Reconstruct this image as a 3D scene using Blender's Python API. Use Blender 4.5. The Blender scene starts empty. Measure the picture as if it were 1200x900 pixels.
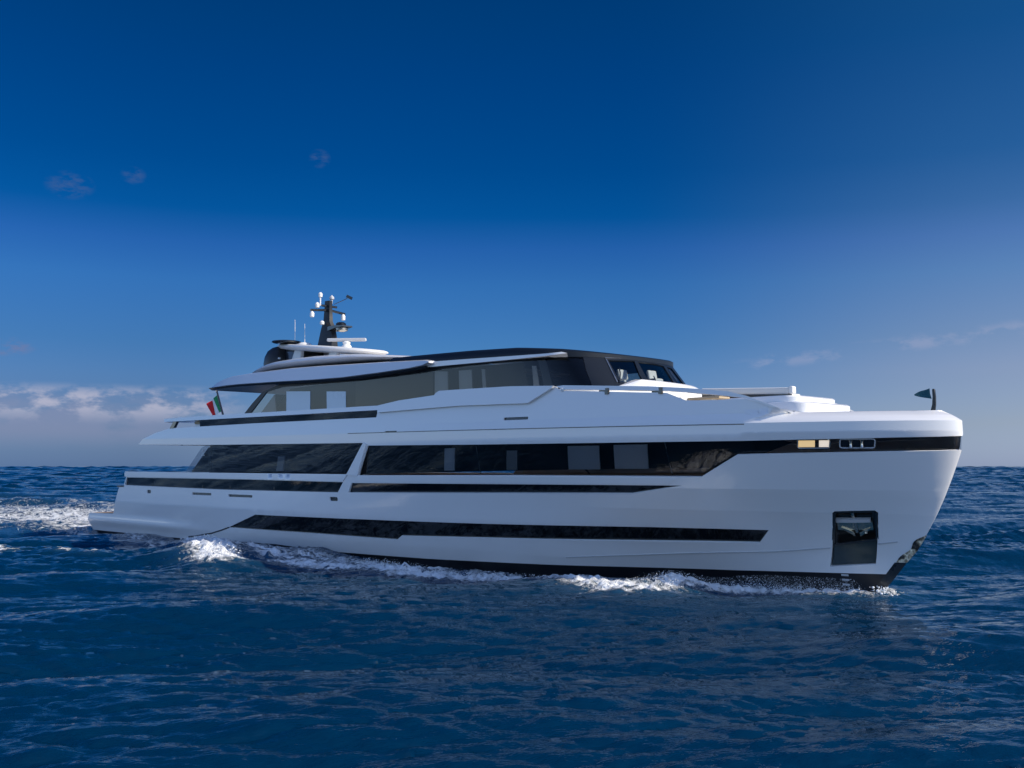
import bpy, math, random
import numpy as np
from mathutils import Vector, Matrix, geometry
R = math.radians
scene = bpy.context.scene
COL = scene.collection
rng = np.random.default_rng(7)
random.seed(5)

# ------------------------------------------------------------------ camera
cam_d = bpy.data.cameras.new('camera')
cam = bpy.data.objects.new('camera', cam_d); COL.objects.link(cam)
cam_d.sensor_width = 36.0; cam_d.lens = 36.0
cam_d.clip_start = 0.1; cam_d.clip_end = 80000
YAW, PITCH = R(135.4475), R(4.574)
cam.location = (49.552, -24.329, 3.2)
fw = Vector((math.cos(PITCH)*math.cos(YAW), math.cos(PITCH)*math.sin(YAW), math.sin(PITCH)))
cam.rotation_euler = fw.to_track_quat('-Z', 'Y').to_euler()
scene.camera = cam

# ------------------------------------------------------------------ sun, sky, exposure
SUN_AZ, SUN_EL = R(25), R(33)          # azimuth from the bow towards port
to_sun = Vector((math.cos(SUN_EL)*math.cos(SUN_AZ), math.cos(SUN_EL)*math.sin(SUN_AZ), math.sin(SUN_EL)))
sun_d = bpy.data.lights.new('sun', 'SUN'); sun_d.energy = 4.8; sun_d.angle = R(0.5); sun_d.color = (1, .90, .73)
sun = bpy.data.objects.new('sun', sun_d); COL.objects.link(sun)
sun.rotation_euler = to_sun.to_track_quat('Z', 'Y').to_euler()
sun.location = (60, 30, 60)

world = bpy.data.worlds.new('World'); scene.world = world; world.use_nodes = True
SKY_STRENGTH = 0.10
def build_world():
    nt = world.node_tree; N = nt.nodes; L = nt.links
    for n in list(N): N.remove(n)
    out = N.new('ShaderNodeOutputWorld'); bg = N.new('ShaderNodeBackground')
    bg.inputs['Strength'].default_value = SKY_STRENGTH
    L.new(bg.outputs[0], out.inputs[0])
    sky = N.new('ShaderNodeTexSky'); sky.sky_type = 'NISHITA'; sky.sun_disc = False
    sky.sun_elevation = SUN_EL; sky.sun_rotation = R(90) - SUN_AZ
    sky.air_density = 1.0; sky.dust_density = 0.4; sky.ozone_density = 3.0
    tc = N.new('ShaderNodeTexCoord')
    sep = N.new('ShaderNodeSeparateXYZ'); L.new(tc.outputs['Generated'], sep.inputs[0])
    def M(op, a, b=None, c=None):
        m = N.new('ShaderNodeMath'); m.operation = op
        for i, v in enumerate((a, b, c)):
            if v is None: continue
            if isinstance(v, (int, float)): m.inputs[i].default_value = v
            else: L.new(v, m.inputs[i])
        return m.outputs[0]
    el = M('MULTIPLY', M('ARCSINE', sep.outputs['Z']), 180/math.pi)
    az = M('MULTIPLY', M('ARCTAN2', sep.outputs['Y'], sep.outputs['X']), 180/math.pi)
    # the upper air is deeper blue than the band near the horizon
    wob = N.new('ShaderNodeTexNoise'); wob.inputs['Scale'].default_value = 1.2; wob.inputs['Detail'].default_value = 1
    L.new(tc.outputs['Generated'], wob.inputs['Vector'])
    elw = M('ADD', el, M('MULTIPLY', M('SUBTRACT', wob.outputs['Fac'], .5), 4.0))
    rp = N.new('ShaderNodeValToRGB'); L.new(M('DIVIDE', elw, 60.0), rp.inputs[0])
    cr = rp.color_ramp; cr.interpolation = 'LINEAR'
    cr.elements[0].position = 0; cr.elements[0].color = (*SKY_TINT[0][1], 1)
    cr.elements[1].position = 1; cr.elements[1].color = (*SKY_TINT[-1][1], 1)
    for e, c in SKY_TINT[1:-1]:
        q = cr.elements.new(e/60); q.color = (*c, 1)
    mul = N.new('ShaderNodeMix'); mul.data_type = 'RGBA'; mul.blend_type = 'MULTIPLY'; mul.inputs[0].default_value = 1
    mul.clamp_result = False
    # unseen sky outside the view quarter is brightened to fill the shaded hull
    da = M('ABSOLUTE', M('SUBTRACT', az, 128.0)); da = M('MINIMUM', da, M('SUBTRACT', 360.0, da))
    pale = N.new('ShaderNodeMapRange'); pale.interpolation_type = 'SMOOTHSTEP'; L.new(da, pale.inputs[0]); pale.inputs[1].default_value = 48; pale.inputs[2].default_value = 105
    tint = N.new('ShaderNodeMix'); tint.data_type = 'RGBA'; L.new(pale.outputs[0], tint.inputs[0]); L.new(rp.outputs[0], tint.inputs[6]); tint.inputs[7].default_value = (*SKY_BACK, 1)
    L.new(sky.outputs[0], mul.inputs[6]); L.new(tint.outputs[2], mul.inputs[7])
    col = mul.outputs[2]
    def mr(x, a, b_, smooth=True):
        m = N.new('ShaderNodeMapRange'); m.interpolation_type = 'SMOOTHSTEP' if smooth else 'LINEAR'
        L.new(x, m.inputs[0]); m.inputs[1].default_value = a; m.inputs[2].default_value = b_; return m.outputs[0]
    def ramp(x, stops):
        r_ = N.new('ShaderNodeValToRGB'); L.new(x, r_.inputs[0]); c_ = r_.color_ramp
        c_.elements[0].position = 0; c_.elements[0].color = (*stops[0][1], 1); c_.elements[1].position = 1; c_.elements[1].color = (*stops[-1][1], 1)
        for e, c in stops[1:-1]: c_.elements.new(e/60).color = (*c, 1)
        return r_.outputs[0]
    def blend(kind, fac, base, other):
        m = N.new('ShaderNodeMix'); m.data_type = 'RGBA'; m.blend_type = kind; m.clamp_result = False
        L.new(fac, m.inputs[0]); L.new(base, m.inputs[6]); L.new(other, m.inputs[7]); return m.outputs[2]
    e60 = M('DIVIDE', el, 60.0)
    # milky air towards the sun, clearer and darker low down away from it
    towards = M('MULTIPLY', M('SUBTRACT', 1.0, mr(az, 106, 130)), mr(az, 20, 60))
    away = M('MULTIPLY', mr(az, 140, 156), M('SUBTRACT', 1.0, mr(az, 200, 230)))
    glow = ramp(e60, [(0, (.06, .04, .0)), (2, (.09, .06, .0)), (5, (.15, .095, .015)), (10, (.075, .075, .035)), (16, (.02, .04, .04)), (22, (.007, .026, .035)), (60, (0, 0, 0))])
    sc_ = N.new('ShaderNodeVectorMath'); sc_.operation = 'SCALE'; L.new(glow, sc_.inputs[0]); sc_.inputs['Scale'].default_value = 1/SKY_STRENGTH
    col = blend('ADD', towards, col, sc_.outputs[0])
    col = blend('MULTIPLY', away, col, ramp(e60, [(0, (.40, .49, .57)), (2, (.50, .56, .62)), (5, (.76, .74, .76)), (10, (.95, .92, .92)), (60, (1, 1, 1))]))
    # clouds: low cumulus bank over the horizon astern, thin streaks ahead, three small puffs
    comb = N.new('ShaderNodeCombineXYZ')
    L.new(az, comb.inputs[0]); L.new(M('MULTIPLY', el, 2.2), comb.inputs[1])
    def noise(scale, detail, rough=.55, off=0):
        n = N.new('ShaderNodeTexNoise'); n.inputs['Scale'].default_value = scale
        n.inputs['Detail'].default_value = detail; n.inputs['Roughness'].default_value = rough
        mp = N.new('ShaderNodeMapping'); mp.inputs['Location'].default_value = (off, off*.7, off)
        L.new(comb.outputs[0], mp.inputs[0]); L.new(mp.outputs[0], n.inputs[0])
        return n.outputs['Fac']
    def sstep(x, a, b):
        m = N.new('ShaderNodeMapRange'); m.interpolation_type = 'SMOOTHSTEP'
        L.new(x, m.inputs[0]); m.inputs[1].default_value = a; m.inputs[2].default_value = b
        m.inputs[3].default_value = 0; m.inputs[4].default_value = 1
        return m.outputs[0]
    def band(x, a, b, c, d): return M('MULTIPLY', sstep(x, a, b), M('SUBTRACT', 1.0, sstep(x, c, d)))
    def over(mask, colr, base):
        m = N.new('ShaderNodeMix'); m.data_type = 'RGBA'; m.clamp_result = False
        L.new(mask, m.inputs[0]); L.new(base, m.inputs[6]); m.inputs[7].default_value = (*colr, 1)
        return m.outputs[2]
    k = 1/SKY_STRENGTH
    # greyish haze body of the far bank
    nb = noise(.28, 5, .55, 3.1)
    body = M('MULTIPLY', band(el, .6, 2.0, 3.0, 4.2), sstep(nb, .22, .58))
    body = M('MULTIPLY', body, sstep(az, 148, 157))
    col = over(M('MULTIPLY', body, .65), (.235*k, .275*k, .43*k), col)
    # bright tops: height varies with azimuth
    nt1 = noise(.55, 6, .6, 11.3)
    top = M('MULTIPLY', band(el, 2.0, 3.3, 3.5, 4.4), sstep(nt1, .41, .62))
    top = M('MULTIPLY', top, sstep(az, 149, 154))
    col = over(M('MULTIPLY', top, .75), (.50*k, .50*k, .62*k), col)
    # streaks off to the right
    ns = noise(.5, 4, .6, 5.7)
    # follow a line rising to the right (azimuth falling)
    line = M('ADD', el, M('MULTIPLY', M('SUBTRACT', az, 110), .10))
    st = M('MULTIPLY', band(line, 6.2, 6.7, 6.8, 7.4), sstep(ns, .46, .66))
    st = M('MULTIPLY', st, band(az, 100, 108, 121, 124))
    col = over(M('MULTIPLY', st, .22), (.50*k, .48*k, .62*k), col)
    # small dark puffs high on the left and one at the left edge
    npf = noise(1.1, 4, .6, 1.3)
    for (a0, e0, ra, re, op) in ((159.2, 14.3, 1.2, .7, .40), (156.1, 15.1, .65, .45, .35), (146.3, 16.7, .6, .5, .35), (162.0, 6.0, 1.5, .5, .6)):
        d = M('ADD', M('POWER', M('ABSOLUTE', M('DIVIDE', M('SUBTRACT', az, a0), ra)), 2.0), M('POWER', M('ABSOLUTE', M('DIVIDE', M('SUBTRACT', el, e0), re)), 2.0))
        m = M('MULTIPLY', M('SUBTRACT', 1.0, sstep(d, .1, 1.3)), sstep(npf, .38, .62))
        col = over(M('MULTIPLY', m, op), (.075*k, .13*k, .29*k) if e0 > 10 else (.17*k, .2*k, .37*k), col)
    L.new(col, bg.inputs['Color'])
SKY_TINT = [(0, (.50, .72, 1.55)), (2.2, (.45, .59, 1.06)), (4.6, (.30, .50, .92)), (7, (.20, .46, .85)), (10.3, (.14, .44, .86)), (12.2, (.09, .37, .83)),
            (13.9, (.006, .305, .71)), (16.4, (.0, .27, .65)), (21, (.0, .25, .61)), (25.5, (.0, .24, .55)), (38, (.02, .28, .64)), (60, (.25, .55, 1.0))]
SKY_BACK = (1.62, 1.70, 2.02)
build_world()
vs = scene.view_settings
vs.view_transform = 'Standard'; vs.look = 'None'; vs.exposure = 0; vs.gamma = 1; vs.use_curve_mapping = False

# ------------------------------------------------------------------ materials
def mat(name, col, rough=.4, metal=0, spec=.5, coat=0, emit=None, es=0, bump=None):
    m = bpy.data.materials.new(name); m.use_nodes = True
    p = m.node_tree.nodes['Principled BSDF']
    p.inputs['Base Color'].default_value = (*col, 1); p.inputs['Roughness'].default_value = rough
    p.inputs['Metallic'].default_value = metal; p.inputs['Specular IOR Level'].default_value = spec
    p.inputs['Coat Weight'].default_value = coat; p.inputs['Coat Roughness'].default_value = .06
    if emit: p.inputs['Emission Color'].default_value = (*emit, 1); p.inputs['Emission Strength'].default_value = es
    nt = m.node_tree; N = nt.nodes; L = nt.links
    tc = N.new('ShaderNodeTexCoord'); nz = N.new('ShaderNodeTexNoise')
    nz.inputs['Scale'].default_value = (bump or (2, 0))[0]; nz.inputs['Detail'].default_value = 5
    L.new(tc.outputs['Object'], nz.inputs[0])
    mr = N.new('ShaderNodeMapRange'); mr.inputs[3].default_value = max(0, rough-.05); mr.inputs[4].default_value = rough+.06
    L.new(nz.outputs['Fac'], mr.inputs[0]); L.new(mr.outputs[0], p.inputs['Roughness'])
    if bump and bump[1]:
        b = N.new('ShaderNodeBump'); b.inputs['Strength'].default_value = bump[1]; b.inputs['Distance'].default_value = .05
        L.new(nz.outputs['Fac'], b.inputs['Height']); L.new(b.outputs[0], p.inputs['Normal'])
    return m
def glass_mat(name, tint, rough=.015, ior=1.5):
    m = bpy.data.materials.new(name); m.use_nodes = True
    nt = m.node_tree; N = nt.nodes; L = nt.links
    for n in list(N): N.remove(n)
    o = N.new('ShaderNodeOutputMaterial'); mx = N.new('ShaderNodeMixShader')
    t = N.new('ShaderNodeBsdfTransparent'); t.inputs[0].default_value = (*tint, 1)
    g = N.new('ShaderNodeBsdfGlossy'); g.inputs['Roughness'].default_value = rough; g.inputs[0].default_value = (.95, .97, 1, 1)
    f = N.new('ShaderNodeFresnel'); f.inputs[0].default_value = ior
    tc = N.new('ShaderNodeTexCoord'); nz = N.new('ShaderNodeTexNoise'); nz.inputs['Scale'].default_value = .8; nz.inputs['Detail'].default_value = 1
    L.new(tc.outputs['Object'], nz.inputs[0])
    b = N.new('ShaderNodeBump'); b.inputs['Strength'].default_value = .12; b.inputs['Distance'].default_value = .03
    L.new(nz.outputs['Fac'], b.inputs['Height']); L.new(b.outputs[0], g.inputs['Normal'])
    L.new(f.outputs[0], mx.inputs[0]); L.new(t.outputs[0], mx.inputs[1]); L.new(g.outputs[0], mx.inputs[2]); L.new(mx.outputs[0], o.inputs[0])
    return m
WHITE = mat('white gloss paint', (.80, .80, .81), .22, 0, .5, .5, bump=(.5, .012))
WHITE2 = mat('white gelcoat deck', (.80, .79, .77), .45)
BOOT = mat('black antifouling', (.012, .013, .016), .35)
BLACK = mat('black gloss paint', (.012, .014, .018), .18, 0, .5, .4)
NAVY = mat('dark navy gloss paint', (.009, .013, .021), .34, 0, .22, 0)
DARKGREY = mat('dark grey metallic paint', (.022, .026, .032), .28, .2, .5, .5)
DGLASS = mat('dark hull glass', (.004, .006, .007), .04, 0, .5, 0, bump=(1.1, .05))
SGLASS = glass_mat('tinted saloon glass', (.56, .59, .63))
UGLASS = glass_mat('bronze saloon glass', (.56, .53, .48), ior=1.42)
WGLASS = glass_mat('windscreen glass', (.72, .78, .82))
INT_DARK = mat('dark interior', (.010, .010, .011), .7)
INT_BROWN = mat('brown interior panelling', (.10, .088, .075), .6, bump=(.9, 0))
BLIND = mat('pale roller blind', (.82, .86, .92), .8)
STEEL = mat('polished stainless steel', (.66, .60, .50), .22, 1, bump=(3.0, .25))
STEELB = mat('beaten steel with painted glints', (.70, .60, .46), .35, .25, bump=(9.0, .9))
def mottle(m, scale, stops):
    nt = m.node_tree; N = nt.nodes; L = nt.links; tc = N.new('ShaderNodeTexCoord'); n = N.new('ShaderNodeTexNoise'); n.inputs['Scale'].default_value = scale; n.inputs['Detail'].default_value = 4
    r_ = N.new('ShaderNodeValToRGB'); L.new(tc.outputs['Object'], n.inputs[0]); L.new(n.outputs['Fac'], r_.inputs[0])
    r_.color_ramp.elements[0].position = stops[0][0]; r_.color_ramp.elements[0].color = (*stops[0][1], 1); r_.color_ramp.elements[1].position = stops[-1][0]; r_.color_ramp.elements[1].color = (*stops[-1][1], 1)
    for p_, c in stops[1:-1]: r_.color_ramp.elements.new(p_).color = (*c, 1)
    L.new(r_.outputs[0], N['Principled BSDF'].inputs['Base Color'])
mottle(STEELB, 5.0, [(.40, (.03, .03, .03)), (.47, (.35, .29, .2)), (.55, (.95, .85, .65)), (.64, (.3, .25, .17))])  # gold mottling paints sunlit sea reflections into the stem guard's colour
DSTEEL = mat('weathered steel lining', (.10, .105, .11), .22, .8, bump=(4, .08))
TEAK = mat('teak planking', (.36, .22, .12), .6, bump=(6, .05))
CUSHION = mat('off white cushion fabric', (.74, .72, .68), .85)
BEIGE = mat('beige upholstery', (.50, .39, .26), .85)
FROST = mat('frosted white pane', (.62, .72, .80), .25)
GREYPANEL = mat('pale grey composite', (.52, .53, .55), .4)

# ------------------------------------------------------------------ mesh helpers
class MB:
    def __init__(s): s.v = []; s.f = []; s.m = []; s.ln = None
    def add(s, vs_, fs_, mi=0):
        o = len(s.v); s.v += [tuple(map(float, p)) for p in vs_]
        s.f += [tuple(int(i)+o for i in f) for f in fs_]; s.m += [mi]*len(fs_)
    def box(s, c, d, rz=0, ry=0, mi=0, taper=1):
        x, y, z = d[0]/2, d[1]/2, d[2]/2
        P = [(-x, -y, -z), (x, -y, -z), (x, y, -z), (-x, y, -z), (-x*taper, -y*taper, z), (x*taper, -y*taper, z), (x*taper, y*taper, z), (-x*taper, y*taper, z)]
        Mx = Matrix.Translation(c) @ Matrix.Rotation(rz, 4, 'Z') @ Matrix.Rotation(ry, 4, 'Y')
        s.add([Mx @ Vector(p) for p in P], [(0, 3, 2, 1), (4, 5, 6, 7), (0, 1, 5, 4), (1, 2, 6, 5), (2, 3, 7, 6), (3, 0, 4, 7)], mi)
    def loft(s, rings, closed=True, caps=True, mi=0):
        n = len(rings[0]); o = len(s.v); fs = []
        vs_ = [p for r in rings for p in r]
        for i in range(len(rings)-1):
            for j in range(n if closed else n-1):
                a = i*n+j; b_ = i*n+(j+1) % n
                fs.append((a, b_, b_+n, a+n))
        if caps and closed:
            fs.append(tuple(range(n-1, -1, -1))); fs.append(tuple(range((len(rings)-1)*n, len(rings)*n)))
        s.add(vs_, fs, mi)
    def tube(s, pts, r, n=10, mi=0):
        pts = [Vector(p) for p in pts]; rr = r if isinstance(r, (list, tuple)) else [r]*len(pts)
        rings = []; up = Vector((.31, .77, .55)).normalized()
        for i, p in enumerate(pts):
            t = (pts[min(i+1, len(pts)-1)] - pts[max(i-1, 0)]).normalized()
            a = t.cross(up)
            if a.length < .01: a = t.cross(Vector((1, 0, 0)))
            a.normalize(); b_ = t.cross(a)
            rings.append([p + rr[i]*(math.cos(2*math.pi*k/n)*a + math.sin(2*math.pi*k/n)*b_) for k in range(n)])
        s.loft(rings, mi=mi)
    def lathe(s, c, prof, n=24, mi=0):
        rings = [[(c[0]+r*math.cos(2*math.pi*k/n), c[1]+r*math.sin(2*math.pi*k/n), c[2]+z) for k in range(n)] for r, z in prof]
        s.loft(rings, mi=mi)
    def prism(s, poly, y0, y1, mi=0):       # poly in XZ
        s.loft([[(x, y0, z) for x, z in poly], [(x, y1, z) for x, z in poly]], mi=mi)
    def build(s, name, mats, parent=None, smooth=30, bevel=0, recalc=True):
        me = bpy.data.meshes.new(name); me.from_pydata(s.v, [], s.f); me.validate(clean_customdata=False)
        for m in (mats if isinstance(mats, (list, tuple)) else [mats]): me.materials.append(m)
        if any(s.m) and len(s.m) == len(me.polygons): me.polygons.foreach_set('material_index', s.m)
        if recalc:
            import bmesh
            bm = bmesh.new(); bm.from_mesh(me); bmesh.ops.recalc_face_normals(bm, faces=bm.faces); bm.to_mesh(me); bm.free()
        me.polygons.foreach_set('use_smooth', [True]*len(me.polygons))
        me.set_sharp_from_angle(angle=R(smooth))
        o = bpy.data.objects.new(name, me); COL.objects.link(o)
        if parent: o.parent = parent
        if bevel:
            b = o.modifiers.new('bevel', 'BEVEL'); b.width = bevel; b.segments = 2; b.limit_method = 'ANGLE'; b.angle_limit = R(35); b.harden_normals = True
        return o
def empty(name, loc=(0, 0, 0), parent=None):
    o = bpy.data.objects.new(name, None); o.location = loc; COL.objects.link(o); o.empty_display_size = .5
    if parent: o.parent = parent
    return o
def tag(o, label=None, cat=None, group=None, kind=None):
    if label: o['label'] = label
    if cat: o['category'] = cat
    if group: o['group'] = group
    if kind: o['kind'] = kind
    return o

# ------------------------------------------------------------------ hull form (X aft->bow, Y port, Z up)
def Xst(z): return np.interp(z, [-1, 0, .38, .86, 1.18, 1.54, 2, 2.46, 2.92, 3.32, 3.58, 3.9, 4.01, 4.26, 4.32, 4.4, 4.5], [36.7, 37.7, 38.04, 38.42, 38.7, 38.92, 39.18, 39.4, 39.59, 39.74, 39.83, 39.86, 39.86, 39.85, 39.77, 39.64, 39.38])
def sm(a, b_, x):
    t = np.clip((x-a)/(b_-a), 0, 1); return t*t*(3-2*t)
def zrail(X): return np.interp(X, [20, 29.15, 32.93, 35.24, 37.33, 38.47, 39.5], [.45, .55, .84, .99, 1.23, 1.4, 1.55])
def zline(X): return np.interp(X, [5, 11, 21, 36], [4.4, 4.34, 4.29, 4.23])
def hb(X, Z):
    Bm = np.interp(Z, [-1, 0, .6, 1.6, 4, 6], [3.3, 3.65, 3.82, 4.0, 4.0, 4.0])
    Xe = np.interp(Z, [0, 1, 4], [12, 15, 20])
    s = np.clip((X-Xe)/(Xst(Z)-Xe), 0, 1)
    p = np.interp(Z, [0, 2, 4], [1.7, 2.0, 2.4]); q = np.interp(Z, [0, 1, 2.5, 4], [1.0, 1.05, 1.35, 1.6])
    v = Bm*np.maximum(1-s**p, 0)**(1/q)
    F = sm(28, 36, X)
    v = v*(1-F*(.13*np.maximum(0, 2.62-Z)+.12*np.maximum(0, 2.05-Z)) - sm(27, 33, X)*.16*np.maximum(0, zrail(X)-Z))
    v = v+.07*np.exp(-((Z-.62)/.22)**2)*sm(12, 7, X)
    v = v-.10*np.maximum(0, Z-zline(X))*sm(36.3, 34, X)
    bl = sm(0, .38, X-(35.5+(Z-4.3)*2.6)); t = np.clip((Z-4.26)/.26, 0, 1)
    v = v-np.minimum(.4, .55*v)*(.38*t+.62*(1-np.sqrt(np.maximum(0, 1-t*t))))*bl
    return np.maximum(v, 0)
HP = math.pi/2
def X2u(X, Z):
    X = np.asarray(X, float); s = np.clip((X-20)/(Xst(Z)-20), 0, 1)
    return np.where(X <= 20, X, 20+20*np.arcsin(s)/HP)
def hullP(u, Z):
    u = np.minimum(u, 40.0)
    X = np.where(u <= 20, u, 20+(Xst(Z)-20)*np.sin(np.clip((u-20)/20, 0, 1)*HP))
    return np.stack([X, -hb(X, Z), Z+0*X], -1)
def fnorm(Pf, u, Z, umax=40.):
    e = .02
    u1 = np.minimum(u+e, umax); u0 = np.minimum(u-e, umax-2*e)
    n = np.cross(Pf(u1, Z)-Pf(u0, Z), Pf(u, Z+.0007)-Pf(u, Z-.0007))
    return n/np.maximum(np.linalg.norm(n, axis=-1, keepdims=True), 1e-9)
# superstructure plan curve
def chaikin(P, n):
    for _ in range(n):
        Q = [P[0]]
        for a, b_ in zip(P[:-1], P[1:]): Q += [a*.75+b_*.25, a*.25+b_*.75]
        Q.append(P[-1]); P = np.array(Q)
    return P
PL = chaikin(np.array([(12., 3.1, 0), (18, 3.1, 0), (24, 3.1, 0), (28, 2.95, .35), (30.1, 2.7, .85), (30.6, 2.35, .85), (30.9, 1.75, .85), (31.1, .8, .85), (31.12, 0, .85)]), 3)
PLs = np.r_[0, np.cumsum(np.hypot(np.diff(PL[:, 0]), np.diff(PL[:, 1])))]+12
TE = float(PLs[-1])
def supP(t, Z):
    t = np.asarray(t, float); m = t > TE; tm = np.where(m, 2*TE-t, t)
    x = np.interp(tm, PLs, PL[:, 0]); y = np.interp(tm, PLs, PL[:, 1]); k = np.interp(tm, PLs, PL[:, 2])
    return np.stack([x-k*(Z-5.5), np.where(m, y, -y), Z+0*x], -1)
def at(Pf, u, Z, off, umax):
    u = np.asarray(u, float); Z = np.asarray(Z, float)
    return Pf(u, Z)+off*fnorm(Pf, u, Z, umax)

def dens(poly, conv, step=.3, closed=True):
    out = []
    n = len(poly)
    for i in range(n if closed else n-1):
        a = np.array(poly[i], float); b_ = np.array(poly[(i+1) % n], float)
        k = max(1, int(math.ceil(np.hypot(*(b_-a))/step)))
        for j in range(k):
            p = a+(b_-a)*j/k; out.append((float(conv(p[0], p[1])), float(p[1])))
    if not closed: out.append((float(conv(*poly[-1])), float(poly[-1][1])))
    return out
def inside(P, poly):
    x, y = P[:, 0], P[:, 1]; r = np.zeros(len(P), bool); n = len(poly)
    for i in range(n):
        x0, y0 = poly[i]; x1, y1 = poly[(i+1) % n]
        if y0 == y1: continue
        c = ((y0 > y) != (y1 > y)) & (x < (x1-x0)*(y-y0)/(y1-y0)+x0); r ^= c
    return r
def ident(x, z): return x
def set_normals(me, NL):
    seen = {}; li = 0; NL = [tuple(n) for n in NL]
    for p in me.polygons:
        vs_ = list(p.vertices); k = len(vs_)
        for i in range(k):
            a, b_ = vs_[i], vs_[(i+1) % k]; na, nb = NL[li+i], NL[li+(i+1) % k]
            seen.setdefault((min(a, b_), max(a, b_)), []).append({a: na, b_: nb})
        li += k
    ek = {tuple(sorted(e.vertices)): e.index for e in me.edges}
    sharp = [False]*len(me.edges)
    for e, l in seen.items():
        if len(l) == 2 and min(sum(x*y for x, y in zip(l[0][v], l[1][v])) for v in e) < .9985: sharp[ek[e]] = True
        elif len(l) > 2: sharp[ek[e]] = True
    at_ = me.attributes.get('sharp_edge') or me.attributes.new('sharp_edge', 'BOOLEAN', 'EDGE')
    at_.data.foreach_set('value', sharp)
    me.normals_split_custom_set(NL)
def weld(V, F):
    key = {}; mp = []; out = []
    for p in V:
        k = (round(p[0], 4), round(p[1], 4), round(p[2], 4))
        if k not in key: key[k] = len(out); out.append(p)
        mp.append(key[k])
    return out, [[mp[i] for i in f] for f in F]
class Surf:
    def __init__(s, Pf, conv, umax, du, dz): s.Pf, s.conv, s.umax, s.du, s.dz = Pf, conv, umax, du, dz
    def cdt(s, outline, holes=(), lines=(), du=None, dz=None):
        """triangles of outline minus holes, in (u,Z)"""
        du = du or s.du; dz = dz or s.dz
        out = np.array(outline)
        gx = np.arange(out[:, 0].min()+du*.5, out[:, 0].max(), du); gz = np.arange(out[:, 1].min()+dz*.5, out[:, 1].max(), dz)
        G = np.array([(x, z) for x in gx for z in gz]).reshape(-1, 2)
        G = G[inside(G, outline)]
        V = []; E = []
        for loop in [outline]+list(holes):
            o = len(V); V += list(loop); E += [(o+i, o+(i+1) % len(loop)) for i in range(len(loop))]
        for ln in lines:
            o = len(V); V += list(ln); E += [(o+i, o+i+1) for i in range(len(ln)-1)]
        A = np.array(V)
        if len(G):
            keep = np.ones(len(G), bool)
            for i in range(0, len(G), 400):
                d = np.abs(G[i:i+400, None, 0]-A[None, :, 0])/du + np.abs(G[i:i+400, None, 1]-A[None, :, 1])/dz
                keep[i:i+400] = d.min(1) > .35
            V += [tuple(g) for g in G[keep]]
        r = geometry.delaunay_2d_cdt([Vector(v) for v in V], E, [], 0, 1e-5)
        W = np.array([tuple(v) for v in r[0]]); T = np.array([f for f in r[2]])
        c = W[T].mean(1)
        ar = np.abs(np.cross(W[T[:, 1]]-W[T[:, 0]], W[T[:, 2]]-W[T[:, 0]]))
        k = inside(c, outline) & (ar > 1e-7)
        for h in holes: k &= ~inside(c, h)
        T = T[k]
        # orient counter-clockwise in (u,Z): normal = dP/du x dP/dZ points out of the starboard side
        cr = np.cross(W[T[:, 1]]-W[T[:, 0]], W[T[:, 2]]-W[T[:, 0]])
        T[cr < 0] = T[cr < 0][:, ::-1]
        return W, T
    def mesh(s, name, parts, material, parent, rims=(), edge=0, mirror=False, both=False):
        """parts: list of (W,T,off). rims: (loop, off0, off1). Custom normals follow the form."""
        V = []; F = []; NL = []
        for W, T, off in parts:
            o = len(V); P = at(s.Pf, W[:, 0], W[:, 1], off, s.umax); V += P.tolist()
            C = W[T].mean(1)
            for f, c in zip(T, C):
                F.append((f+o).tolist())
            q = W[T]*.86+C[:, None]*.14
            n = fnorm(s.Pf, q[..., 0].ravel(), q[..., 1].ravel(), s.umax); NL += n.tolist()
        for loop, o0, o1 in rims:
            L_ = np.array(loop); n = len(L_)
            A = at(s.Pf, L_[:, 0], L_[:, 1], o0, s.umax); B = at(s.Pf, L_[:, 0], L_[:, 1], o1, s.umax)
            area = sum(L_[i, 0]*L_[(i+1) % n, 1]-L_[(i+1) % n, 0]*L_[i, 1] for i in range(n))
            o = len(V); V += A.tolist()+B.tolist()
            for i in range(n):
                j = (i+1) % n
                if L_[i, 0] > s.umax-1e-4 and L_[j, 0] > s.umax-1e-4: continue
                q = [o+i, o+n+i, o+n+j, o+j]
                if (area < 0) != (o1 > o0): q = q[::-1]
                fn = np.cross(np.array(V[q[1]])-np.array(V[q[0]]), np.array(V[q[2]])-np.array(V[q[0]]))
                fn = fn/max(np.linalg.norm(fn), 1e-9)
                F.append(q); NL += [fn.tolist()]*4
        if both and max(abs(p[1]) for p in V) and min(abs(p[1]) for p in V) > 1e-3:
            s.mesh(name, parts, material, parent, rims, mirror=True); both = False     # two separate pieces: one object per side
        if mirror or both:
            V2 = [(x, -y, z) for x, y, z in V]; F2 = []; N2 = []; li = 0
            for f in F:
                F2.append(f[::-1]); N2 += [(NL[li+k][0], -NL[li+k][1], NL[li+k][2]) for k in range(len(f))][::-1]; li += len(f)
            if both:
                o = len(V); V = V+V2; F = F+[[i+o for i in f] for f in F2]; NL = NL+N2
            else: V, F, NL = V2, F2, N2
        V, F = weld(V, F)
        me = bpy.data.meshes.new(name); me.from_pydata(V, [], F); me.materials.append(material)
        me.polygons.foreach_set('use_smooth', [True]*len(me.polygons))
        set_normals(me, NL)
        o = bpy.data.objects.new(name, me); COL.objects.link(o); o.parent = parent
        return o
    def panel(s, name, poly, off, material, parent, both=False, step=.3, du=None, dz=None):
        lp = dens(poly, s.conv, step); W, T = s.cdt(lp, du=du, dz=dz)
        return s.mesh(name, [(W, T, off)], material, parent, both=both)
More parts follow.
